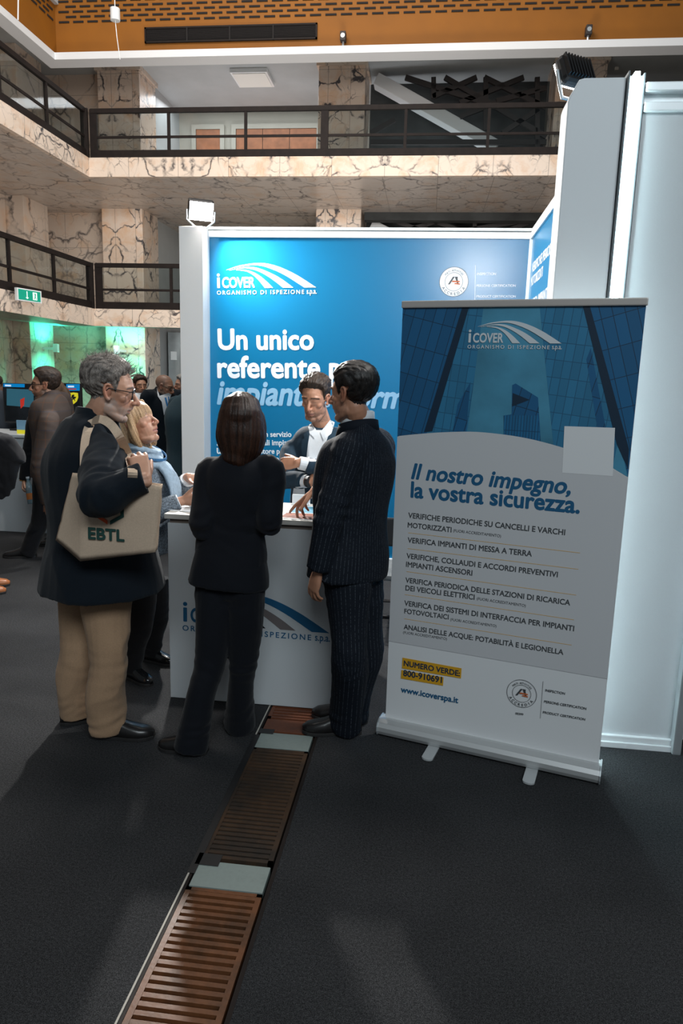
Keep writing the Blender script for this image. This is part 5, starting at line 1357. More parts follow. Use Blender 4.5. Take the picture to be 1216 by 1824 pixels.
def drape(name, polys, targets, m, parent, off=0.004, th=0.002, cuts=3, src=None):
    """cloth pieces that lie on the garment underneath: thin slabs that follow its surface"""
    vs, fs = [], []
    for o in targets:
        b = len(vs); mw = world_of(o); vs += [mw @ v.co for v in o.data.vertices] if o.parent is None else [v.co.copy() for v in o.data.vertices]; fs += [tuple(i + b for i in p.vertices) for p in o.data.polygons]
    tree = BVHTree.FromPolygons(vs, fs)
    bm = bmesh.new()
    for poly in polys:
        f = bm.faces.new([bm.verts.new((x, y, 0)) for x, y in poly])
    bmesh.ops.triangulate(bm, faces=bm.faces)
    for _ in range(cuts): bmesh.ops.subdivide_edges(bm, edges=bm.edges, cuts=1, use_grid_fill=True)
    dirs = {}
    last = None; pend = []
    for v in bm.verts:
        d = ray(v.co.x, v.co.y).normalized(); hit = tree.ray_cast(CPOS, d)
        if hit[0] is None: pend.append((v, d)); continue
        dirs[v] = (d, (hit[0] - CPOS).length)
    if not dirs: bm.free(); return None
    for v, d in pend:
        k = min(dirs, key=lambda q: (q.co - v.co).length) if False else min(list(dirs)[:400], key=lambda q: (q.co.x - v.co.x) ** 2 + (q.co.y - v.co.y) ** 2)
        dirs[v] = (d, dirs[k][1])
    for v, (d, t) in dirs.items(): v.co = CPOS + d * (t - off)
    back = {}
    g = bmesh.ops.duplicate(bm, geom=bm.verts[:] + bm.edges[:] + bm.faces[:])
    nv = [e for e in g['geom'] if isinstance(e, bmesh.types.BMVert)]
    for v in nv: v.co += (v.co - CPOS).normalized() * th
    # side walls
    vm = g['vert_map']; be = [e for e in bm.edges if e.is_boundary and e.verts[0] in vm and e.verts[0] not in nv]
    nvs = set(nv)
    for e in be:
        a, b = e.verts
        if a in nvs or b in nvs: continue
        try: bm.faces.new((a, b, vm[b], vm[a]))
        except Exception: pass
    bmesh.ops.recalc_face_normals(bm, faces=bm.faces)
    me = bpy.data.meshes.new(name); bm.to_mesh(me); bm.free()
    for p in me.polygons: p.use_smooth = False
    return put(name, me, m, parent)
def new_person(label, base, group=None):
    return tag(empty('person', (base[0], base[1], 0)), label, 'person', group)
M['hair_black'] = hair_mat('black_hair', (0.004, 0.004, 0.004), (0.022, 0.018, 0.016), 0.35)
M['hair_brown'] = hair_mat('dark_brown_hair', (0.008, 0.004, 0.003), (0.045, 0.018, 0.010), 0.38)
M['hair_brown2'] = hair_mat('short_brown_hair', (0.014, 0.009, 0.007), (0.055, 0.032, 0.020), 0.5)
M['hair_grey'] = hair_mat('grey_hair', (0.055, 0.045, 0.040), (0.30, 0.26, 0.23), 0.55)
M['hair_white'] = hair_mat('pale_grey_hair', (0.16, 0.15, 0.14), (0.42, 0.41, 0.39), 0.55)
M['hair_blonde'] = hair_mat('blonde_hair', (0.20, 0.105, 0.05), (0.58, 0.38, 0.21), 0.45)
M['hair_light_brown'] = hair_mat('light_brown_hair', (0.09, 0.05, 0.03), (0.25, 0.15, 0.09), 0.5)
M['coat_navy'] = cloth('dark_navy_coat_wool', (0.0045, 0.0085, 0.014), 0.9)
M['suit_black'] = cloth('black_suit_cloth', (0.0038, 0.0050, 0.0085), 0.85, 0.2)
M['pin'] = pinstripe('navy_pinstripe_wool', (0.0055, 0.0085, 0.0145), (0.055, 0.066, 0.082))
M['beige'] = cloth('beige_cotton', (0.40, 0.255, 0.155), 0.85, 0.3, 0.08)
M['blazer'] = cloth('blue_blazer_wool', (0.012, 0.030, 0.050), 0.8)
M['blazer_dark'] = cloth('blue_blazer_lapel_wool', (0.013, 0.034, 0.056), 0.75)
M['jeans'] = cloth('dark_blue_trousers', (0.02, 0.045, 0.075), 0.9)
M['knit'] = mat('grey_blue_knit', (0.135, 0.165, 0.20), 0.95, noise=0.75, nscale=120, bump=0.9, bscale=260)
M['scarf'] = mat('pale_blue_scarf', (0.30, 0.40, 0.50), 0.9, noise=0.14, nscale=60, bump=0.5, bscale=400)
M['scarf_blue'] = mat('blue_scarf_band', (0.03, 0.12, 0.26), 0.9, noise=0.2, nscale=60)
M['check'] = check_mat('brown_checked_tweed', (0.040, 0.027, 0.022), (0.09, 0.04, 0.02), (0.018, 0.03, 0.05))
M['grey_suit'] = cloth('grey_suit_cloth', (0.062, 0.072, 0.088), 0.85)
M['teal_coat'] = cloth('grey_teal_coat', (0.040, 0.075, 0.095), 0.9)
M['black_cloth'] = cloth('black_cloth', (0.010, 0.010, 0.012), 0.9)
M['lanyard'] = mat('blue_lanyard_ribbon', (0.01, 0.16, 0.42), 0.5)

# ------------------------------------------------------------ the man in the pinstripe suit
Y0 = 3.15
J = skel(-0.36, 3.16, (-0.82, 0.57), 1.78)
J['pel'] = V3(-0.315, Y0, 0.965); J['neck'] = at(641, 754, 3.17)
J['shl'] = at(622, 800, 3.03); J['ell'] = at(590, 912, 2.96); J['wrl'] = at(566, 1018, 2.97)
J['shr'] = at(672, 795, 3.30); J['elr'] = V3(-0.24, 3.50, 1.14); J['wrr'] = at(561, 874, 3.475)
gl, gr = ground(612, 1304), ground(622, 1282)
J['anl'] = V3(gl.x, gl.y, 0.085); J['anr'] = V3(gr.x + 0.01, gr.y, 0.085)
J['hipl'] = at(618, 1045, 3.08); J['hipr'] = at(642, 1045, 3.24)
J['knl'] = at(622, 1165, 3.05); J['knr'] = at(650, 1160, 3.25)
J['ftl'] = V3(-1, -0.16, 0); J['ftr'] = V3(-1, 0.06, 0)
p = new_person('man in a navy pinstripe suit with his back turned, pointing at the counter', (gl.x, 3.14))
h = Head(at(626, 705, 3.15), (-0.90, 0.44, -0.05), (0.05, 0, 1), 1.0)
d = (J['wrl'] - J['ell']).normalized()
body = skin_body(J, h, p, dict(skin='tan', brow=(0.01, 0.008, 0.007), beard=((0.10, 0.065, 0.05), 0.35), nose=1.05, neck=0.054),
    hands={'l': dict(d=d + V3(-0.05, 0.0, -0.1), n=J['r'] + V3(0.2, -0.1, 0), t=V3(-0.9, 0.4, 0), curl=(22, 30, 20), k=0.95, thumb=(0.8, 0.35, 0.3)),
           'r': dict(d=V3(-0.11, 0.02, -0.10), n=V3(-0.35, 0.0, -0.9), t=V3(-0.2, -1, 0), k=0.98, spread=9, each=((4, 8, 6), (22, 25, 15), (34, 30, 18), (40, 34, 20)), thumb=(0.6, 0.5, 0.35))}, vox=0.0038)
short_hair(body, h, M['hair_black'], p, 0.024, 0.012, 0.0, 1.0, 0.003)
eyes(h, p)
PINT = ((-0.155, 0.206, 0.150, 0.0), (-0.06, 0.206, 0.148, 0.0), (0.10, 0.192, 0.135, 0.006), (0.28, 0.208, 0.145, 0.006), (0.39, 0.205, 0.135, -0.004), (0.455, 0.165, 0.105, -0.016), (0.50, 0.092, 0.075, -0.014), (0.525, 0.066, 0.064, -0.006))
jk = jacket(J, 'suit_jacket', p, M['pin'], PINT, (0.080, 0.074, 0.066, 0.060, 0.055), 0.0075, 3.0, 0.009, True, 0.06, joint_amp=0.014)
collar_ring(J, h, 'shirt_collar', M['shirt'], p, 0.070, 0.067, -0.02, 0.040, 50, 0.005, 0.016, 1.0, 0.020)
cl = collar_ring(J, h, 'jacket_collar', M['pin'], p, 0.086, 0.080, -0.050, 0.004, 90, 0.007, 0.010, 1.0, 0.022)
a = cl.data.attributes.new('stripe', 'FLOAT', 'POINT')
cuff_ring(J, 'r', M['shirt'], p, 0.050, 0.036, -0.055, 'shirt_cuff')
trousers(J, p, M['pin'], 0.098, 0.082, (0.072, 0.085), 0.030, 0.0075, 4.0, 0.010, True, 0.175)
for k in 'lr': shoe(J, k, p)
# wedding ring
wr = J['wrl']; dd = (d + V3(-0.05, 0, -0.1)).normalized()
# ------------------------------------------------------------ the woman in the black suit
Y0 = 3.02
J = skel(-0.84, 3.03, (-0.10, 1.0), 1.62, 0.0, 0.165)
J['pel'] = V3(-0.838, Y0, 0.905); J['neck'] = at(428, 806, 3.03)
J['shl'] = at(374, 838, 3.02); J['shr'] = at(482, 834, 3.03); J['ell'] = at(362, 938, 2.96); J['elr'] = at(478, 934, 2.98)
J['wrl'] = V3(-0.98, 3.24, 1.075); J['wrr'] = V3(-0.78, 3.27, 1.075)
gl, gr = ground(340, 1338), ground(423, 1303)
J['anl'] = V3(gl.x, gl.y, 0.10); J['anr'] = V3(gr.x, gr.y + 0.03, 0.10)
J['hipl'] = at(385, 1050, 3.02); J['hipr'] = at(437, 1050, 3.02); J['knl'] = at(374, 1180, 2.98); J['knr'] = at(433, 1178, 3.06)
J['ftl'] = V3(-1, 0.02, 0); J['ftr'] = V3(-0.25, 1, 0)
p = new_person('woman with a dark bob in a black trouser suit, seen from behind at the counter', (-0.88, 3.0))
h = Head(at(429, 760, 3.04), (-0.18, 1.0, -0.12), (0, 0, 1), 0.97)
body = skin_body(J, h, p, dict(skin='fair', female=True, neck=0.05, jaw=0.9), vox=0.0045, hands={
    'l': dict(d=V3(0.4, 0.9, 0), n=V3(0, 0.1, -1), t=V3(1, -.3, 0), k=0.9), 'r': dict(d=V3(-0.4, 0.9, 0), n=V3(0, 0.1, -1), t=V3(-1, -.3, 0), k=0.9)})
eyes(h, p)
b = Body(); W = h.w
b.ball(W(0, -0.012, 0.045), (0.094, 0.112, 0.092), h.R, 14)
b.loft([W(0, -0.014, 0.06), W(0, -0.020, 0.0), W(0, -0.028, -0.06), W(-0.004, -0.040, -0.105), W(-0.012, -0.048, -0.138)], [(0.094, 0.104), (0.103, 0.098), (0.104, 0.090), (0.088, 0.072), (0.066, 0.05)], tuple(h.x), 30, True, 4)
for sx, zl in ((-1, -0.168), (1, -0.130)):
    b.loft([W(sx * 0.076, 0.030, 0.05), W(sx * 0.086, 0.034, 0.0), W(sx * 0.082, 0.032, -0.06), W(sx * 0.066, 0.014, -0.12), W(sx * 0.060, 0.000, zl)], [0.026, 0.026, 0.028, 0.022, 0.010], tuple(h.y), 12, True, 4)
b.loft([W(-0.05, 0.072, 0.085), W(0, 0.088, 0.088), W(0.05, 0.072, 0.085)], [0.022, 0.022, 0.022], (0, 0, 1), 10, True, 3)
me = fuse(b, 'hair', 0.0045, 2); strand_shape(me, h, 95, 0.0035, 2.0); put('hair', me, M['hair_brown'], p)
FEM = ((-0.145, 0.200, 0.135, 0.0), (-0.05, 0.186, 0.130, 0.0), (0.10, 0.160, 0.112, 0.006), (0.25, 0.172, 0.125, 0.015), (0.37, 0.176, 0.118, 0.0), (0.44, 0.148, 0.092, -0.012), (0.49, 0.082, 0.068, -0.012), (0.525, 0.058, 0.058, -0.004))
jacket(J, 'blazer', p, M['suit_black'], FEM, (0.070, 0.066, 0.064, 0.056, 0.048), 0.0075, 6.0, 0.009, joint_amp=0.014)
collar_ring(J, h, 'blazer_collar', M['suit_black'], p, 0.074, 0.062, -0.05, 0.018, 80, 0.008, 0.0, 1.0, 0.025)
trousers(J, p, M['suit_black'], 0.100, 0.074, (0.082, 0.095), 0.018, 0.0075, 7.0, 0.009, False, 0.175)
for k in 'lr': shoe(J, k, p, None, 0.25, 0, 0.9)

# ------------------------------------------------------------ the grey haired man with the tote bag
Y0 = 3.02
J = skel(-1.46, 3.0, (0.72, 0.69), 1.76, 0.02, 0.19)
J['pel'] = V3(-1.445, Y0, 0.965); J['neck'] = at(170, 752, 3.03)
J['shr'] = at(182, 812, 2.86); J['elr'] = at(178, 886, 2.60); J['wrr'] = at(257, 852, 2.66)
J['shl'] = at(132, 792, 3.22); J['ell'] = V3(-1.60, 3.30, 1.12); J['wrl'] = V3(-1.50, 3.36, 0.88)
gr, gl = ground(205, 1312), ground(140, 1284)
J['anr'] = V3(gr.x - 0.03, gr.y, 0.085); J['anl'] = V3(gl.x, gl.y, 0.085)
J['hipr'] = at(190, 1050, 2.94); J['hipl'] = at(150, 1040, 3.10); J['knr'] = at(190, 1180, 2.93); J['knl'] = at(142, 1165, 3.06)
J['ftr'] = V3(1, 0.12, 0); J['ftl'] = V3(0.9, 0.5, 0)
p = new_person('grey haired man with glasses in a long dark coat and beige trousers', (-1.50, 3.0))
h = Head(at(196, 699, 3.02), (0.925, 0.36, -0.16), (0.10, 0.03, 1), 1.06)
d = V3(-0.10, 0.02, 0.35)
body = skin_body(J, h, p, dict(skin='fair', brow=(0.16, 0.13, 0.12), beard=((0.34, 0.31, 0.29), 0.62), nose=1.15, fat=1.05, neck=0.062),
    hands={'r': dict(d=V3(-0.05, 0.05, 0.10), n=V3(-0.6, 0.8, 0.1), t=V3(0.3, 0.3, 0.6), curl=(40, 52, 36), k=1.0, spread=8, thumb=(0.75, 0.45, 0.55)), 'l': dict(d=V3(0.5, 0.2, -.8), n=V3(0, -1, 0), t=V3(1, 0, 0))}, vox=0.0038)
short_hair(body, h, M['hair_grey'], p, 0.024, 0.009, 0.016, 5.0, 0.004)
loose_strands(h, M['hair_grey'], p, 420, 8, 0.034, 0.05)
eyes(h, p, (0.1, 1, -0.25)); glasses(h, p)
COAT = ((-0.245, 0.292, 0.275, 0.0), (-0.15, 0.275, 0.255, 0.0), (0.0, 0.250, 0.222, 0.0), (0.18, 0.236, 0.205, -0.018), (0.32, 0.232, 0.190, -0.040), (0.40, 0.212, 0.155, -0.045), (0.455, 0.165, 0.115, -0.040), (0.495, 0.105, 0.088, -0.02), (0.525, 0.078, 0.078, -0.006))
coat = jacket(J, 'long_coat', p, M['coat_navy'], COAT, (0.090, 0.086, 0.082, 0.072, 0.062), 0.0085, 11.0, 0.011, joint_amp=0.018)
collar_ring(J, h, 'coat_collar', M['coat_navy'], p, 0.092, 0.076, -0.05, 0.050, 70, 0.009, 0.010, 1.05, 0.02)
collar_ring(J, h, 'lanyard', M['lanyard'], p, 0.108, 0.106, -0.045, -0.030, 200, 0.003, 0.004, 1.0, 0.02)
trousers(J, p, M['beige'], 0.102, 0.088, (0.066, 0.082), 0.035, 0.0075, 12.0, 0.014, False, 0.19)
for k in 'lr': shoe(J, k, p, None, 0.30, 0, 1.05)
OJ, OH, OCOAT = J, h, coat

# tote bag on his shoulder
M['canvas'] = mat('natural_canvas', (0.60, 0.455, 0.335), 0.9, noise=0.06, nscale=160, bump=0.5, bscale=900)
yb0, yb1 = 2.66, 2.70
f4 = [at(128, 844, yb0), at(287, 866, yb0), at(276, 986, yb0), at(150, 1001, yb0), at(120, 975, yb0)]
tb = tag(empty('tote_bag', at(200, 1000, yb0)), 'natural canvas tote bag with green lettering hanging from the shoulder of the grey haired man', 'bag')
bm = bmesh.new()
def grid_face(c00, c10, c11, c01, n, fn):
    vs = [[bm.verts.new(c00.lerp(c10, i / n).lerp(c01.lerp(c11, i / n), j / n) + fn(i / n, j / n)) for i in range(n + 1)] for j in range(n + 1)]
    for j in range(n):
        for i in range(n): bm.faces.new((vs[j][i], vs[j][i + 1], vs[j + 1][i + 1], vs[j + 1][i]))
tl, trr, brr, bl = at(146, 844, yb0), at(285, 866, yb0), at(276, 984, yb0), at(143, 1000, yb0)
btl, btr, bbr, bbl = at(129, 842, yb1 + 0.01), at(290, 862, yb1), at(281, 978, yb1), at(99, 962, yb1 + 0.01)
wob = lambda a, b_: V3(0, -0.010 * math.sin(math.pi * a) * math.sin(math.pi * b_) + 0.004 * mnoise.noise((a * 4, b_ * 4, 1)), 0.006 * math.sin(math.pi * a) * (b_ > 0.9))
z_ = lambda a, b_: V3(0.004 * mnoise.noise((a * 3, b_ * 5, 2)), 0, 0)
grid_face(bl, brr, trr, tl, 14, wob); grid_face(bbr, bbl, btl, btr, 14, lambda a, b_: V3(0, 0.01 * math.sin(math.pi * a) * math.sin(math.pi * b_), 0))
grid_face(bbl, bl, tl, btl, 14, z_); grid_face(brr, bbr, btr, trr, 14, z_); grid_face(bbl, bbr, brr, bl, 14, lambda a, b_: V3(0, 0, 0))
bmesh.ops.remove_doubles(bm, verts=bm.verts, dist=0.004)
bmesh.ops.recalc_face_normals(bm, faces=bm.faces)
bmesh.ops.solidify(bm, geom=bm.faces[:], thickness=0.003)
me = bpy.data.meshes.new('bag_body'); bm.to_mesh(me); bm.free()
for q in me.polygons: q.use_smooth = True
bag = put('bag_body', me, M['canvas'], tb)
def ribbon(pts, w, m, name, parent, th=0.003, wide=(0, 1, 0)):
    mb = MB(); P = spline(pts, [1.0] * len(pts), 8)[0]; vs = []; fs = []
    for i, c in enumerate(P):
        T = (P[min(i + 1, len(P) - 1)] - P[max(i - 1, 0)]).normalized(); wd = wide(i / (len(P) - 1)) if callable(wide) else Vector(wide)
        S = (Vector(wd) - T * T.dot(Vector(wd))).normalized(); U = T.cross(S)
        for x, y in ((-1, -1), (1, -1), (1, 1), (-1, 1)): vs.append(c + S * (x * w / 2) + U * (y * th / 2))
    for i in range(len(P) - 1):
        for k in range(4): k2 = (k + 1) % 4; fs.append((i * 4 + k, i * 4 + k2, (i + 1) * 4 + k2, (i + 1) * 4 + k))
    fs += [(3, 2, 1, 0), tuple((len(P) - 1) * 4 + k for k in range(4))]
    mb.add(vs, fs); return mb.build(name, m, parent)
def on(o_list, px, py, off):
    best = None
    for o in o_list:
        me = o.data; tree = TREES.get(o.name) or BVHTree.FromPolygons([v.co for v in me.vertices], [tuple(q.vertices) for q in me.polygons]); TREES[o.name] = tree
        hit = tree.ray_cast(CPOS, ray(px, py).normalized())
        if hit[0] is not None and (best is None or (hit[0] - CPOS).length < (best - CPOS).length): best = hit[0]
    return best - ray(px, py).normalized() * off if best is not None else at(px, py, 2.8)
def on_n(o, px, py):
    tree = TREES.get(o.name) or BVHTree.FromPolygons([v.co for v in o.data.vertices], [tuple(q.vertices) for q in o.data.polygons]); TREES[o.name] = tree
    hit = tree.ray_cast(CPOS, ray(px, py).normalized()); return hit[1] if hit[0] is not None else V3(0, -1, 0)
TREES = {}
wide = lambda t: V3(1, 0, 0.3).lerp(V3(0.9, 0.5, 0), t)
sp = [at(150, 850, 2.69), on([coat], 150, 800, 0.008), on([coat], 155, 770, 0.008), on([coat], 164, 752, 0.010), on([coat], 180, 747, 0.012), on([coat], 198, 757, 0.012), on([coat], 214, 780, 0.012), on([coat], 229, 812, 0.012), on([coat], 236, 838, 0.014), at(234, 866, 2.655)]
PXS = [(150, 850), (150, 800), (155, 770), (164, 752), (180, 747), (198, 757), (214, 780), (229, 812), (236, 838), (234, 866)]
NS = [on_n(coat, *q) for q in PXS]
for _ in range(3): NS = [(NS[max(i - 1, 0)] + NS[i] + NS[min(i + 1, len(NS) - 1)]).normalized() for i in range(len(NS))]
def swide(t):
    x = t * (len(sp) - 1); i = min(int(x), len(sp) - 2); n_ = NS[i].lerp(NS[i + 1], x - i); T = (sp[min(i + 2, len(sp) - 1)] - sp[max(i - 1, 0)]).normalized()
    return T.cross(n_)
ribbon(sp, 0.036, M['canvas'], 'strap', tb, 0.003, swide)
TP = Plane((bl.x, yb0 - 0.0125, 0), (1, 0, 0), (0, 0, 1))
gm = mat('dark_green_print', (0.01, 0.055, 0.045), 0.8); om = mat('orange_print', (0.62, 0.085, 0.02), 0.8)
mb = MB(); text_on(mb, TP, 'EBTL', TP.uv(157, 959), TP.uv(222, 964), 0.001, 0.032, ys=0.92); o = mb.build('lettering', gm, tb, fix=False)
def hept(a0, a1, r0, r1, c):
    A = np.linspace(a0, a1, 4); return [(c[0] + r0 * math.cos(R_(a)), c[1] + r0 * math.sin(R_(a))) for a in A] + [(c[0] + r1 * math.cos(R_(a)), c[1] + r1 * math.sin(R_(a))) for a in reversed(A)]
cc = TP.uv(193, 906); rr = TP.uv(222, 906)[0] - cc[0]
def hexband(pts): return [(cc[0] + x * rr, cc[1] + y * rr) for x, y in pts]
mb = MB(); poly_on(mb, TP, hexband([(-0.95, 0.5), (-0.95, -0.45), (-0.08, -0.95), (-0.08, -0.72), (-0.74, -0.34), (-0.74, 0.5)]), 0.001); mb.build('logo_band', om, tb)
mb = MB(); poly_on(mb, TP, hexband([(0.95, 0.5), (0.95, -0.45), (0.08, -0.95), (0.08, -0.72), (0.74, -0.34), (0.74, 0.5)]), 0.001); mb.build('logo_band', gm, tb)
mb = MB()
leaf = []
for k in range(40):
    a = 2 * math.pi * k / 40; q = 0.34 * (0.72 + 0.28 * abs(math.cos(2 * a))); leaf.append((0.25 + q * math.cos(a), -0.02 + q * math.sin(a)))
poly_on(mb, TP, hexband(leaf), 0.001); mb.build('logo_leaf', gm, tb)

# ------------------------------------------------------------ the blonde woman with the scarf
Y0 = 3.70
J = skel(-1.50, 3.72, (0.96, -0.10), 1.58, 0.03, 0.165)
J['pel'] = V3(-1.52, 3.70, 0.87); J['neck'] = at(246, 806, 3.70)
J['shr'] = at(240, 846, 3.54); J['shl'] = at(278, 838, 3.86); J['elr'] = at(268, 916, 3.50); J['ell'] = at(312, 900, 3.92)
J['wrr'] = at(325, 892, 3.56); J['wrl'] = at(336, 850, 3.80)
gr, gl = ground(240, 1212), ground(272, 1178)
J['anr'] = V3(gr.x - 0.02, gr.y + 0.02, 0.085); J['anl'] = V3(gl.x, gl.y, 0.085)
J['hipr'] = at(252, 1040, 3.62); J['hipl'] = at(272, 1040, 3.80); J['knr'] = at(250, 1120, 3.60); J['knl'] = at(280, 1105, 3.80)
J['ftr'] = V3(0.85, -0.45, 0); J['ftl'] = V3(1, -0.25, 0)
p = new_person('blonde woman with a pale blue scarf looking up behind the man with the tote bag', (-1.48, 3.7))
h = Head(at(247, 757, 3.68), (0.93, -0.14, 0.42), (-0.42, 0.02, 1), 0.98)
body = skin_body(J, h, p, dict(skin='fair', female=True, brow=(0.20, 0.12, 0.07), neck=0.052, jaw=0.95, fat=1.05, nose=0.95, lip=(0.40, 0.15, 0.13)),
    hands={'r': dict(d=V3(0.9, 0.1, 0.12), n=V3(0.1, 0.5, 0.3), t=V3(0, 0.2, 1), curl=(22, 34, 24), k=0.92), 'l': dict(d=V3(0.95, -0.35, -0.05), n=V3(-0.1, -0.6, 0.8), t=V3(0.1, -0.7, -0.5), curl=(18, 25, 20), k=0.90)}, vox=0.0038)
eyes(h, p)
b = Body(); W = h.w
b.ball(W(0, -0.016, 0.048), (0.089, 0.108, 0.090), h.R, 14)
b.loft([W(0, -0.045, 0.06), W(0, -0.060, 0.0), W(0, -0.058, -0.06), W(0, -0.040, -0.12)], [(0.088, 0.062), (0.098, 0.056), (0.100, 0.050), (0.085, 0.04)], tuple(h.x), 24, True, 4)
for sx in (-1, 1):
    b.loft([W(sx * 0.050, 0.042, 0.112), W(sx * 0.078, 0.026, 0.060), W(sx * 0.088, 0.010, 0.0), W(sx * 0.092, 0.000, -0.06), W(sx * 0.078, 0.000, -0.115)], [0.018, 0.019, 0.022, 0.026, 0.016], tuple(h.y), 12, True, 4)
me = fuse(b, 'hair', 0.0042, 2); strand_shape(me, h, 80, 0.0032, 6.0); put('hair', me, M['hair_blonde'], p)
FEM2 = ((-0.17, 0.205, 0.165, 0.0), (-0.05, 0.198, 0.160, 0.0), (0.10, 0.182, 0.145, 0.006), (0.25, 0.182, 0.150, 0.018), (0.37, 0.176, 0.130, 0.0), (0.44, 0.148, 0.10, -0.012), (0.49, 0.085, 0.072, -0.012), (0.525, 0.060, 0.060, -0.004))
top = jacket(J, 'knit_jacket', p, M['knit'], FEM2, (0.072, 0.070, 0.066, 0.060, 0.052), 0.0075, 16.0, 0.006, False, 0.10)
for k in 'lr': cuff_ring(J, k, M['shirt'], p, 0.045, 0.044, -0.062, 'sleeve_cuff')
trousers(J, p, M['black_cloth'], 0.092, 0.066, (0.052, 0.058), 0.045, 0.008, 17.0, 0.004)
patent = mat('black_patent_leather', (0.010, 0.010, 0.011), 0.12)
for k in 'lr': shoe(J, k, p, patent, 0.26, 0, 0.92)
# scarf: loops round the neck and a fringed end on the chest
nk = J['neck']; pel, up, r, f, s = torso_axes(J)
b = Body()
for q, (rr, zz, th) in enumerate(((0.098, -0.005, 0.030), (0.108, -0.040, 0.032), (0.098, 0.024, 0.024))):
    pts = [nk + (r * math.sin(a) * 1.05 + f * (math.cos(a) * 0.95 + 0.12)) * rr + up * (zz - 0.028 * math.cos(a + q * 0.3)) for a in np.linspace(0, 2 * math.pi, 15)]
    b.loft(pts, [(th * 0.75, th)] * 15, tuple(up), 10, True, 3)
b.loft([nk + f * 0.115 - r * 0.0 + up * -0.04, nk + f * 0.175 - r * 0.015 + up * -0.13, nk + f * 0.195 - r * 0.02 + up * -0.22, nk + f * 0.19 - r * 0.02 + up * -0.30], [(0.05, 0.025), (0.062, 0.022), (0.066, 0.018), (0.068, 0.014)], tuple(r), 14, True, 4)
me = fuse(b, 'scarf', 0.006, 1); folds(me, 0.006, 13.0, 21.0, (), (1, 1, 0.4)); sc = put('scarf', me, M['scarf'], p)
mb = MB(); rnd = random.Random(3)
for i in range(24):
    x = -0.02 - 0.062 + 0.124 * i / 23; c = nk + f * 0.192 + r * x + up * -0.305
    mb.tube([c, c + V3(0.004 * rnd.uniform(-1, 1), -0.004, -0.03), c + V3(0.012 * rnd.uniform(-1, 1), -0.004, -0.065)], 0.0018, 5)
fr_ = mb.build('fringe', M['scarf'], sc); fr_['kind'] = 'stuff'
pts = [nk + (r * math.sin(a) * 1.05 + f * (math.cos(a) * 0.95 + 0.12)) * 0.137 + up * (0.02 - 0.060 * math.cos(a)) for a in np.linspace(-1.6, 1.3, 9)]
ribbon(pts, 0.014, M['scarf_blue'], 'scarf_band', sc, 0.004, tuple(up))

# ------------------------------------------------------------ the man behind the counter
Y0 = 4.28
hd = at(561, 712, 4.20)
J = skel(hd.x + 0.02, Y0, (-0.10, -1.0), 1.71, 0.01, 0.19)
J['neck'] = at(574, 762, 4.27); J['pel'] = V3(J['neck'].x - 0.01, 4.32, 0.93)
J['shr'] = at(523, 800, 4.27); J['shl'] = at(628, 798, 4.25); J['elr'] = at(508, 852, 4.10); J['wrr'] = at(548, 858, 3.99)
J['ell'] = at(622, 842, 4.08); J['wrl'] = at(530, 824, 3.965)
p = new_person('dark haired man in a blue blazer with folded arms behind the counter', (J['pel'].x, Y0))
h = Head(hd, (-0.24, -1.0, -0.30), (-0.03, -0.24, 1), 1.0)
body = skin_body(J, h, p, dict(skin='tan', brow=(0.02, 0.014, 0.01), beard=((0.12, 0.070, 0.052), 0.6), nose=1.0, jaw=1.05, closed=True),
    hands={'l': dict(d=V3(-0.95, 0.25, -0.12), n=V3(0.1, 0.9, -0.4), t=V3(-0.2, 0.2, 0.9), curl=(38, 46, 30), k=0.97, spread=2, thumb=(0.7, 0.45, 0.3)), 'r': dict(d=V3(0.95, -0.12, 0.05), n=V3(0, 1, 0.1), t=V3(0.1, 0.1, 1), curl=(20, 30, 20), k=0.97)}, vox=0.0038)
short_hair(body, h, M['hair_brown2'], p, 0.028, 0.008, 0.012, 9.0, 0.005)
loose_strands(h, M['hair_brown2'], p, 150, 4, 0.020, 0.10, 0.0007, (0.2, 0.5, 0.8))
eyes(h, p, (0, 0.8, -0.6), True)
jk = jacket(J, 'blazer', p, M['blazer'], ((-0.20, 0.205, 0.140, 0.0), (-0.06, 0.200, 0.138, 0.0), (0.12, 0.186, 0.130, 0.006), (0.28, 0.202, 0.142, 0.010), (0.39, 0.200, 0.130, 0.0), (0.455, 0.160, 0.100, -0.014), (0.490, 0.090, 0.070, -0.020)), (0.072, 0.066, 0.060, 0.054, 0.048), 0.007, 22.0, 0.009, False, 0.16, joint_amp=0.018)
tor = Body(); pel, up, r, f, s = torso_axes(J)
sh = drape('shirt', [[(549, 759), (560, 766), (574, 766), (592, 756), (580, 790), (571, 822), (545, 822), (547, 795)]], [jk, body], M['shirt'], p, 0.004, 0.002, 4)
drape('shirt_collar', [[(549, 757), (555, 754), (566, 770), (560, 781), (551, 772)], [(570, 770), (588, 748), (596, 752), (590, 772), (576, 784)]], [jk, body], M['shirt'], p, 0.010, 0.003, 3)
drape('lapel', [[(549, 762), (552, 770), (548, 792), (545, 822), (540, 822), (536, 800), (537, 783), (542, 781), (540, 774)]], [jk, body], M['blazer_dark'], p, 0.009, 0.004, 3)
drape('lapel', [[(592, 762), (597, 770), (603, 778), (596, 786), (600, 791), (586, 812), (573, 826), (569, 824), (577, 798), (584, 778)]], [jk, body], M['blazer_dark'], p, 0.009, 0.004, 3)
cuff_ring(J, 'l', M['shirt'], p, 0.050, 0.039, -0.058, 'shirt_cuff'); cuff_ring(J, 'r', M['shirt'], p, 0.050, 0.039, -0.060, 'shirt_cuff')
b = Body(); d = (J['wrr'] - J['elr']).normalized(); b.loft([J['wrr'] + d * 0.0, J['wrr'] + d * 0.022], [0.033, 0.033], tuple(f), 16, False, 2); b.build('wristwatch', M['black'], p)
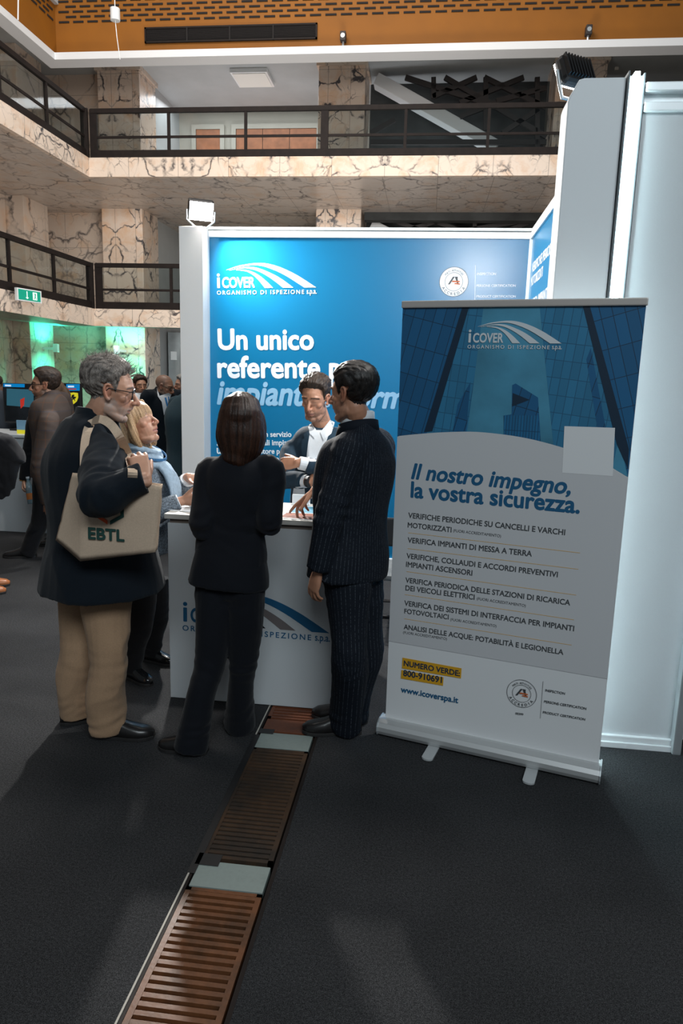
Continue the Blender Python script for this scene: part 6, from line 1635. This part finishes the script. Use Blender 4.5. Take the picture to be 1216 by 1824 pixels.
drape('shirt_hem', [[(523, 868), (542, 866), (543, 884), (520, 886)]], [jk], M['shirt'], p, 0.006, 0.002, 3)
trousers(J, p, M['jeans'], 0.09, 0.068, (0.06, 0.07), 0.04, 0.01, 23.0)
for k in 'lr': shoe(J, k, p)
# ------------------------------------------------------------ people further back
def bystander(label, x, y, f, hgt, headpos=None, headf=None, up=(0, 0, 1), hair=None, coat='black_cloth', leg='black_cloth', skin='warm', o=None, k=1.0, prof=MALE, group=None, arms=None, hands=None, vox=0.006, hairargs=(0.024, 0.010, 0.0, 3.0, 0.003), shoes=None, coatname='jacket', collar=None, nohand='', sleeves=(0.076, 0.068, 0.060, 0.054, 0.050), glass=False, seed=31.0):
    J = skel(x, y, f, hgt)
    if arms: J.update(arms)
    p = new_person(label, (x, y), group)
    h = Head(headpos if headpos is not None else J['head'], headf or (*f, 0), up, k)
    off = h.c - J['head']
    J['neck'] = J['neck'] + Vector((off.x * 0.8, off.y * 0.8, off.z))
    body = skin_body(J, h, p, dict(skin=skin, **(o or {})), vox=vox, hands=hands, nohand=nohand)
    if hair: short_hair(body, h, hair, p, *hairargs)
    eyes(h, p)
    if glass: glasses(h, p)
    jk = jacket(J, coatname, p, M[coat], prof, sleeves, 0.011, seed, 0.006)
    if collar: collar_ring(J, h, 'collar', M[collar], p, 0.070, 0.064, -0.03, 0.034, 40)
    trousers(J, p, M[leg], 0.09, 0.072, (0.066, 0.078), 0.035, 0.012, seed + 1)
    for q in 'lr': shoe(J, q, p, shoes)
    return p, J, h, body, jk

# man in the brown checked jacket
hp = at(80, 688, 5.85)
ft = ground(42, 992)
p, J, h, body, jk = bystander('man with glasses in a brown checked jacket facing left by the white desk', hp.x + 0.02, 5.87, (-0.92, 0.10), 1.78, hp, (-0.90, -0.42, -0.03), k=1.07, hair=M['hair_brown2'], coat='check', skin='tan',
    o=dict(beard=((0.035, 0.022, 0.016), 0.8), brow=(0.02, 0.012, 0.01)), vox=0.0048, hairargs=(0.030, 0.009, 0.004, 3.0, 0.003), glass=True,
    arms={'shl': at(86, 750, 5.68), 'ell': at(72, 836, 5.58), 'wrl': at(84, 896, 5.66), 'anl': V3(ft.x + 0.03, ft.y, 0.085), 'anr': V3(hp.x + 0.25, 6.2, 0.085), 'knl': at(72, 925, 5.95), 'ftl': V3(-1, -0.3, 0)},
    sleeves=(0.080, 0.076, 0.070, 0.064, 0.058), seed=33.0)
collar_ring(J, h, 'turtleneck_collar', M['suit_black'], p, 0.068, 0.064, -0.03, 0.040, 0, 0.006)

# woman with a ponytail beyond him, holding a bottle
hp = at(92, 700, 6.50)
wr = at(43, 856, 6.30)
p, J, h, body, jk = bystander('woman in black with a light brown ponytail, hidden behind the checked jacket, holding a bottle', hp.x, 6.52, (-0.95, -0.2), 1.70, hp, (-0.9, -0.35, 0), coat='black_cloth', skin='fair', o=dict(female=True, neck=0.05), vox=0.005,
    prof=FEM, arms={'shl': at(62, 748, 6.36), 'ell': at(51, 808, 6.33), 'wrl': wr}, hands={'l': dict(d=V3(0.02, -0.1, -0.2), n=V3(0.9, 0.3, -0.1), t=V3(0.2, -1, 0), curl=(48, 55, 40), k=0.95)}, seed=35.0, sleeves=(0.07, 0.066, 0.060, 0.056, 0.052))
b = Body(); W = h.w
b.ball(W(0, -0.016, 0.05), (0.084, 0.105, 0.088), h.R, 12); b.loft([W(0, -0.09, 0.05), W(0, -0.125, 0.02), W(0, -0.135, -0.05), W(0, -0.12, -0.14)], [0.03, 0.034, 0.036, 0.012], tuple(h.x), 12, True, 4)
me = fuse(b, 'hair', 0.006, 2); strand_shape(me, h, 70, 0.004, 1.0); put('hair', me, M['hair_light_brown'], p)
b = Body(); 
MB().tube([wr + V3(0.04 * math.cos(a), 0.034 * math.sin(a), 0.004) for a in np.linspace(0, 6.28, 20)], 0.006, 6).build('bracelet', M['gold'], p)
q = at(56, 897, 6.24); tp = at(49, 850, 6.26)
bt = tag(empty('bottle', q), 'clear water bottle with orange label in the hand of the woman in black', 'bottle')
bg = mat('pale_blue_clear_plastic', (0.32, 0.45, 0.50), 0.1); bg.node_tree.nodes['Principled BSDF'].inputs['Transmission Weight'].default_value = 0.6
ax = (tp - q)
b = Body(); b.loft([q, q + ax * 0.05, q + ax * 0.55, q + ax * 0.72, q + ax * 0.82, q + ax * 0.96], [0.030, 0.034, 0.034, 0.026, 0.015, 0.014], (1, 0, 0), 18, False, 3); b.build('bottle_body', bg, bt, smooth=True)
b = Body(); b.loft([q + ax * 0.16, q + ax * 0.40], [0.0352, 0.0352], (1, 0, 0), 18, False, 2); b.build('bottle_label', mat('orange_bottle_label', (0.55, 0.17, 0.03), 0.5), bt)
b = Body(); b.loft([q + ax * 0.95, q + ax * 1.02], [0.0155, 0.0155], (1, 0, 0), 14, False, 2); b.build('bottle_cap', M['shirt'], bt)

# suits at the screens
hp = at(-8, 690, 7.75)
bystander('person in a grey suit at the left edge, back turned before the wide screen', hp.x + 0.03, 7.75, (0.25, 0.95), 1.76, hp, (0.3, 0.9, 0), hair=M['hair_brown2'], coat='grey_suit', leg='grey_suit', seed=37.0)
hp = at(66, 706, 8.05)
bystander('person in a dark grey suit between the wide screen and the checked jacket', hp.x, 8.05, (-0.7, 0.7), 1.68, hp, (-0.8, 0.3, 0), hair=M['hair_brown2'], coat='grey_suit', leg='grey_suit', seed=39.0, skin='fair')

# person at the left edge with a coat over the arm
gp = ground(-26, 1052)
bystander('person cut off by the left edge, arm out with a dark coat over it', gp.x - 0.02, gp.y, (0.9, 0.4), 1.75, None, (0.9, 0.4, 0), hair=M['hair_brown2'], coat='black_cloth', leg='black_cloth', shoes=mat('tan_leather', (0.35, 0.12, 0.04), 0.4),
    arms={'shr': at(-30, 740, gp.y - 0.15), 'elr': at(-22, 800, gp.y - 0.25), 'wrr': at(-2, 808, gp.y - 0.2)}, seed=41.0, sleeves=(0.085, 0.085, 0.085, 0.08, 0.07))
b = Body()
yy = gp.y - 0.2
for i, (x0, x1, yt, yb_) in enumerate(((-20, -6, 800, 868), (-6, 6, 806, 884), (6, 15, 812, 880), (14, 22, 815, 868))):
    b.loft([at((x0 + x1) / 2 + 8, yt, yy), at((x0 + x1) / 2 + 3, (yt + yb_) / 2, yy - 0.02), at((x0 + x1) / 2, yb_, yy)], [(0.05, 0.05), (0.045, 0.035), (0.04, 0.018)], (1, 0, 0), 14, True, 4)
b.loft([at(-25, 795, yy), at(5, 792, yy), at(30, 815, yy)], [0.075, 0.085, 0.06], (0, 0, 1), 14, True, 4)
me = fuse(b, 'folded_coat', 0.01, 2); folds(me, 0.014, 9.0, 3.0)
tag(put('folded_coat', me, M['black_cloth']), 'dark coat hanging over the arm at the left edge', 'coat')

# the group seen past the white post
hp = at(250, 688, 9.0)
p, J, h, body, jk = bystander('dark haired man in a white open collar shirt behind the blonde woman', hp.x, 9.05, (0.5, -0.85), 1.76, hp, (0.62, -0.78, -0.05), hair=M['hair_brown2'], coat='black_cloth', o=dict(beard=((0.12, 0.08, 0.06), 0.5), brow=(0.02, 0.014, 0.01)), vox=0.005, seed=43.0)
drape('shirt', [[(240, 700), (250, 711), (259, 700), (262, 706), (257, 735), (234, 735), (236, 705)]], [jk, body], M['shirt'], p, 0.012, 0.003, 3)
hp = at(293, 690, 7.6)
p, J, h, body, jk = bystander('balding bearded man with glasses and a blue lanyard beyond the blonde woman', hp.x - 0.02, 7.62, (0.75, -0.6), 1.80, hp, (0.90, -0.08, -0.26), (0.2, 0, 1), hair=None, coat='coat_navy', skin='warm', o=dict(beard=((0.10, 0.085, 0.075), 0.8), stubble_scalp=((0.14, 0.11, 0.095), 0.55), rec=0.04, brow=(0.05, 0.04, 0.03)), vox=0.0045, glass=True, seed=45.0)
drape('shirt', [[(279, 690), (284, 705), (292, 712), (300, 700), (305, 703), (300, 716), (292, 740), (288, 716), (281, 706)]], [jk, body], M['shirt'], p, 0.010, 0.003, 3)
drape('lanyard', [[(293, 708), (296, 708), (302, 732), (300, 735)], [(299, 706), (301, 707), (303, 732), (301, 734)]], [jk, body], M['lanyard'], p, 0.018, 0.003, 3)
hp = at(326, 688, 8.3)
p, J, h, body, jk = bystander('pale grey haired man half hidden by the white post', hp.x, 8.3, (-0.75, -0.65), 1.76, hp, (-0.85, -0.52, 0), hair=M['hair_white'], coat='coat_navy', skin='fair', o=dict(brow=(0.3, 0.28, 0.26)), vox=0.005, seed=47.0)
drape('shirt', [[(316, 708), (324, 705), (330, 730), (318, 735)]], [jk, body], M['shirt'], p, 0.012, 0.003, 3)
drape('lanyard', [[(313, 706), (316, 706), (317, 726), (315, 727)]], [jk, body], M['lanyard'], p, 0.016, 0.003, 3)
hp = at(340, 690, 7.0)
bystander('person in a grey teal coat seen from behind, mostly hidden by the white post', hp.x, 7.0, (0.25, 0.97), 1.74, hp, (0.2, 0.95, 0), hair=M['hair_brown2'], coat='teal_coat', leg='black_cloth', coatname='coat', prof=tuple((t, a * 1.02, d_ * 1.02, y) for t, a, d_, y in COAT), seed=49.0)
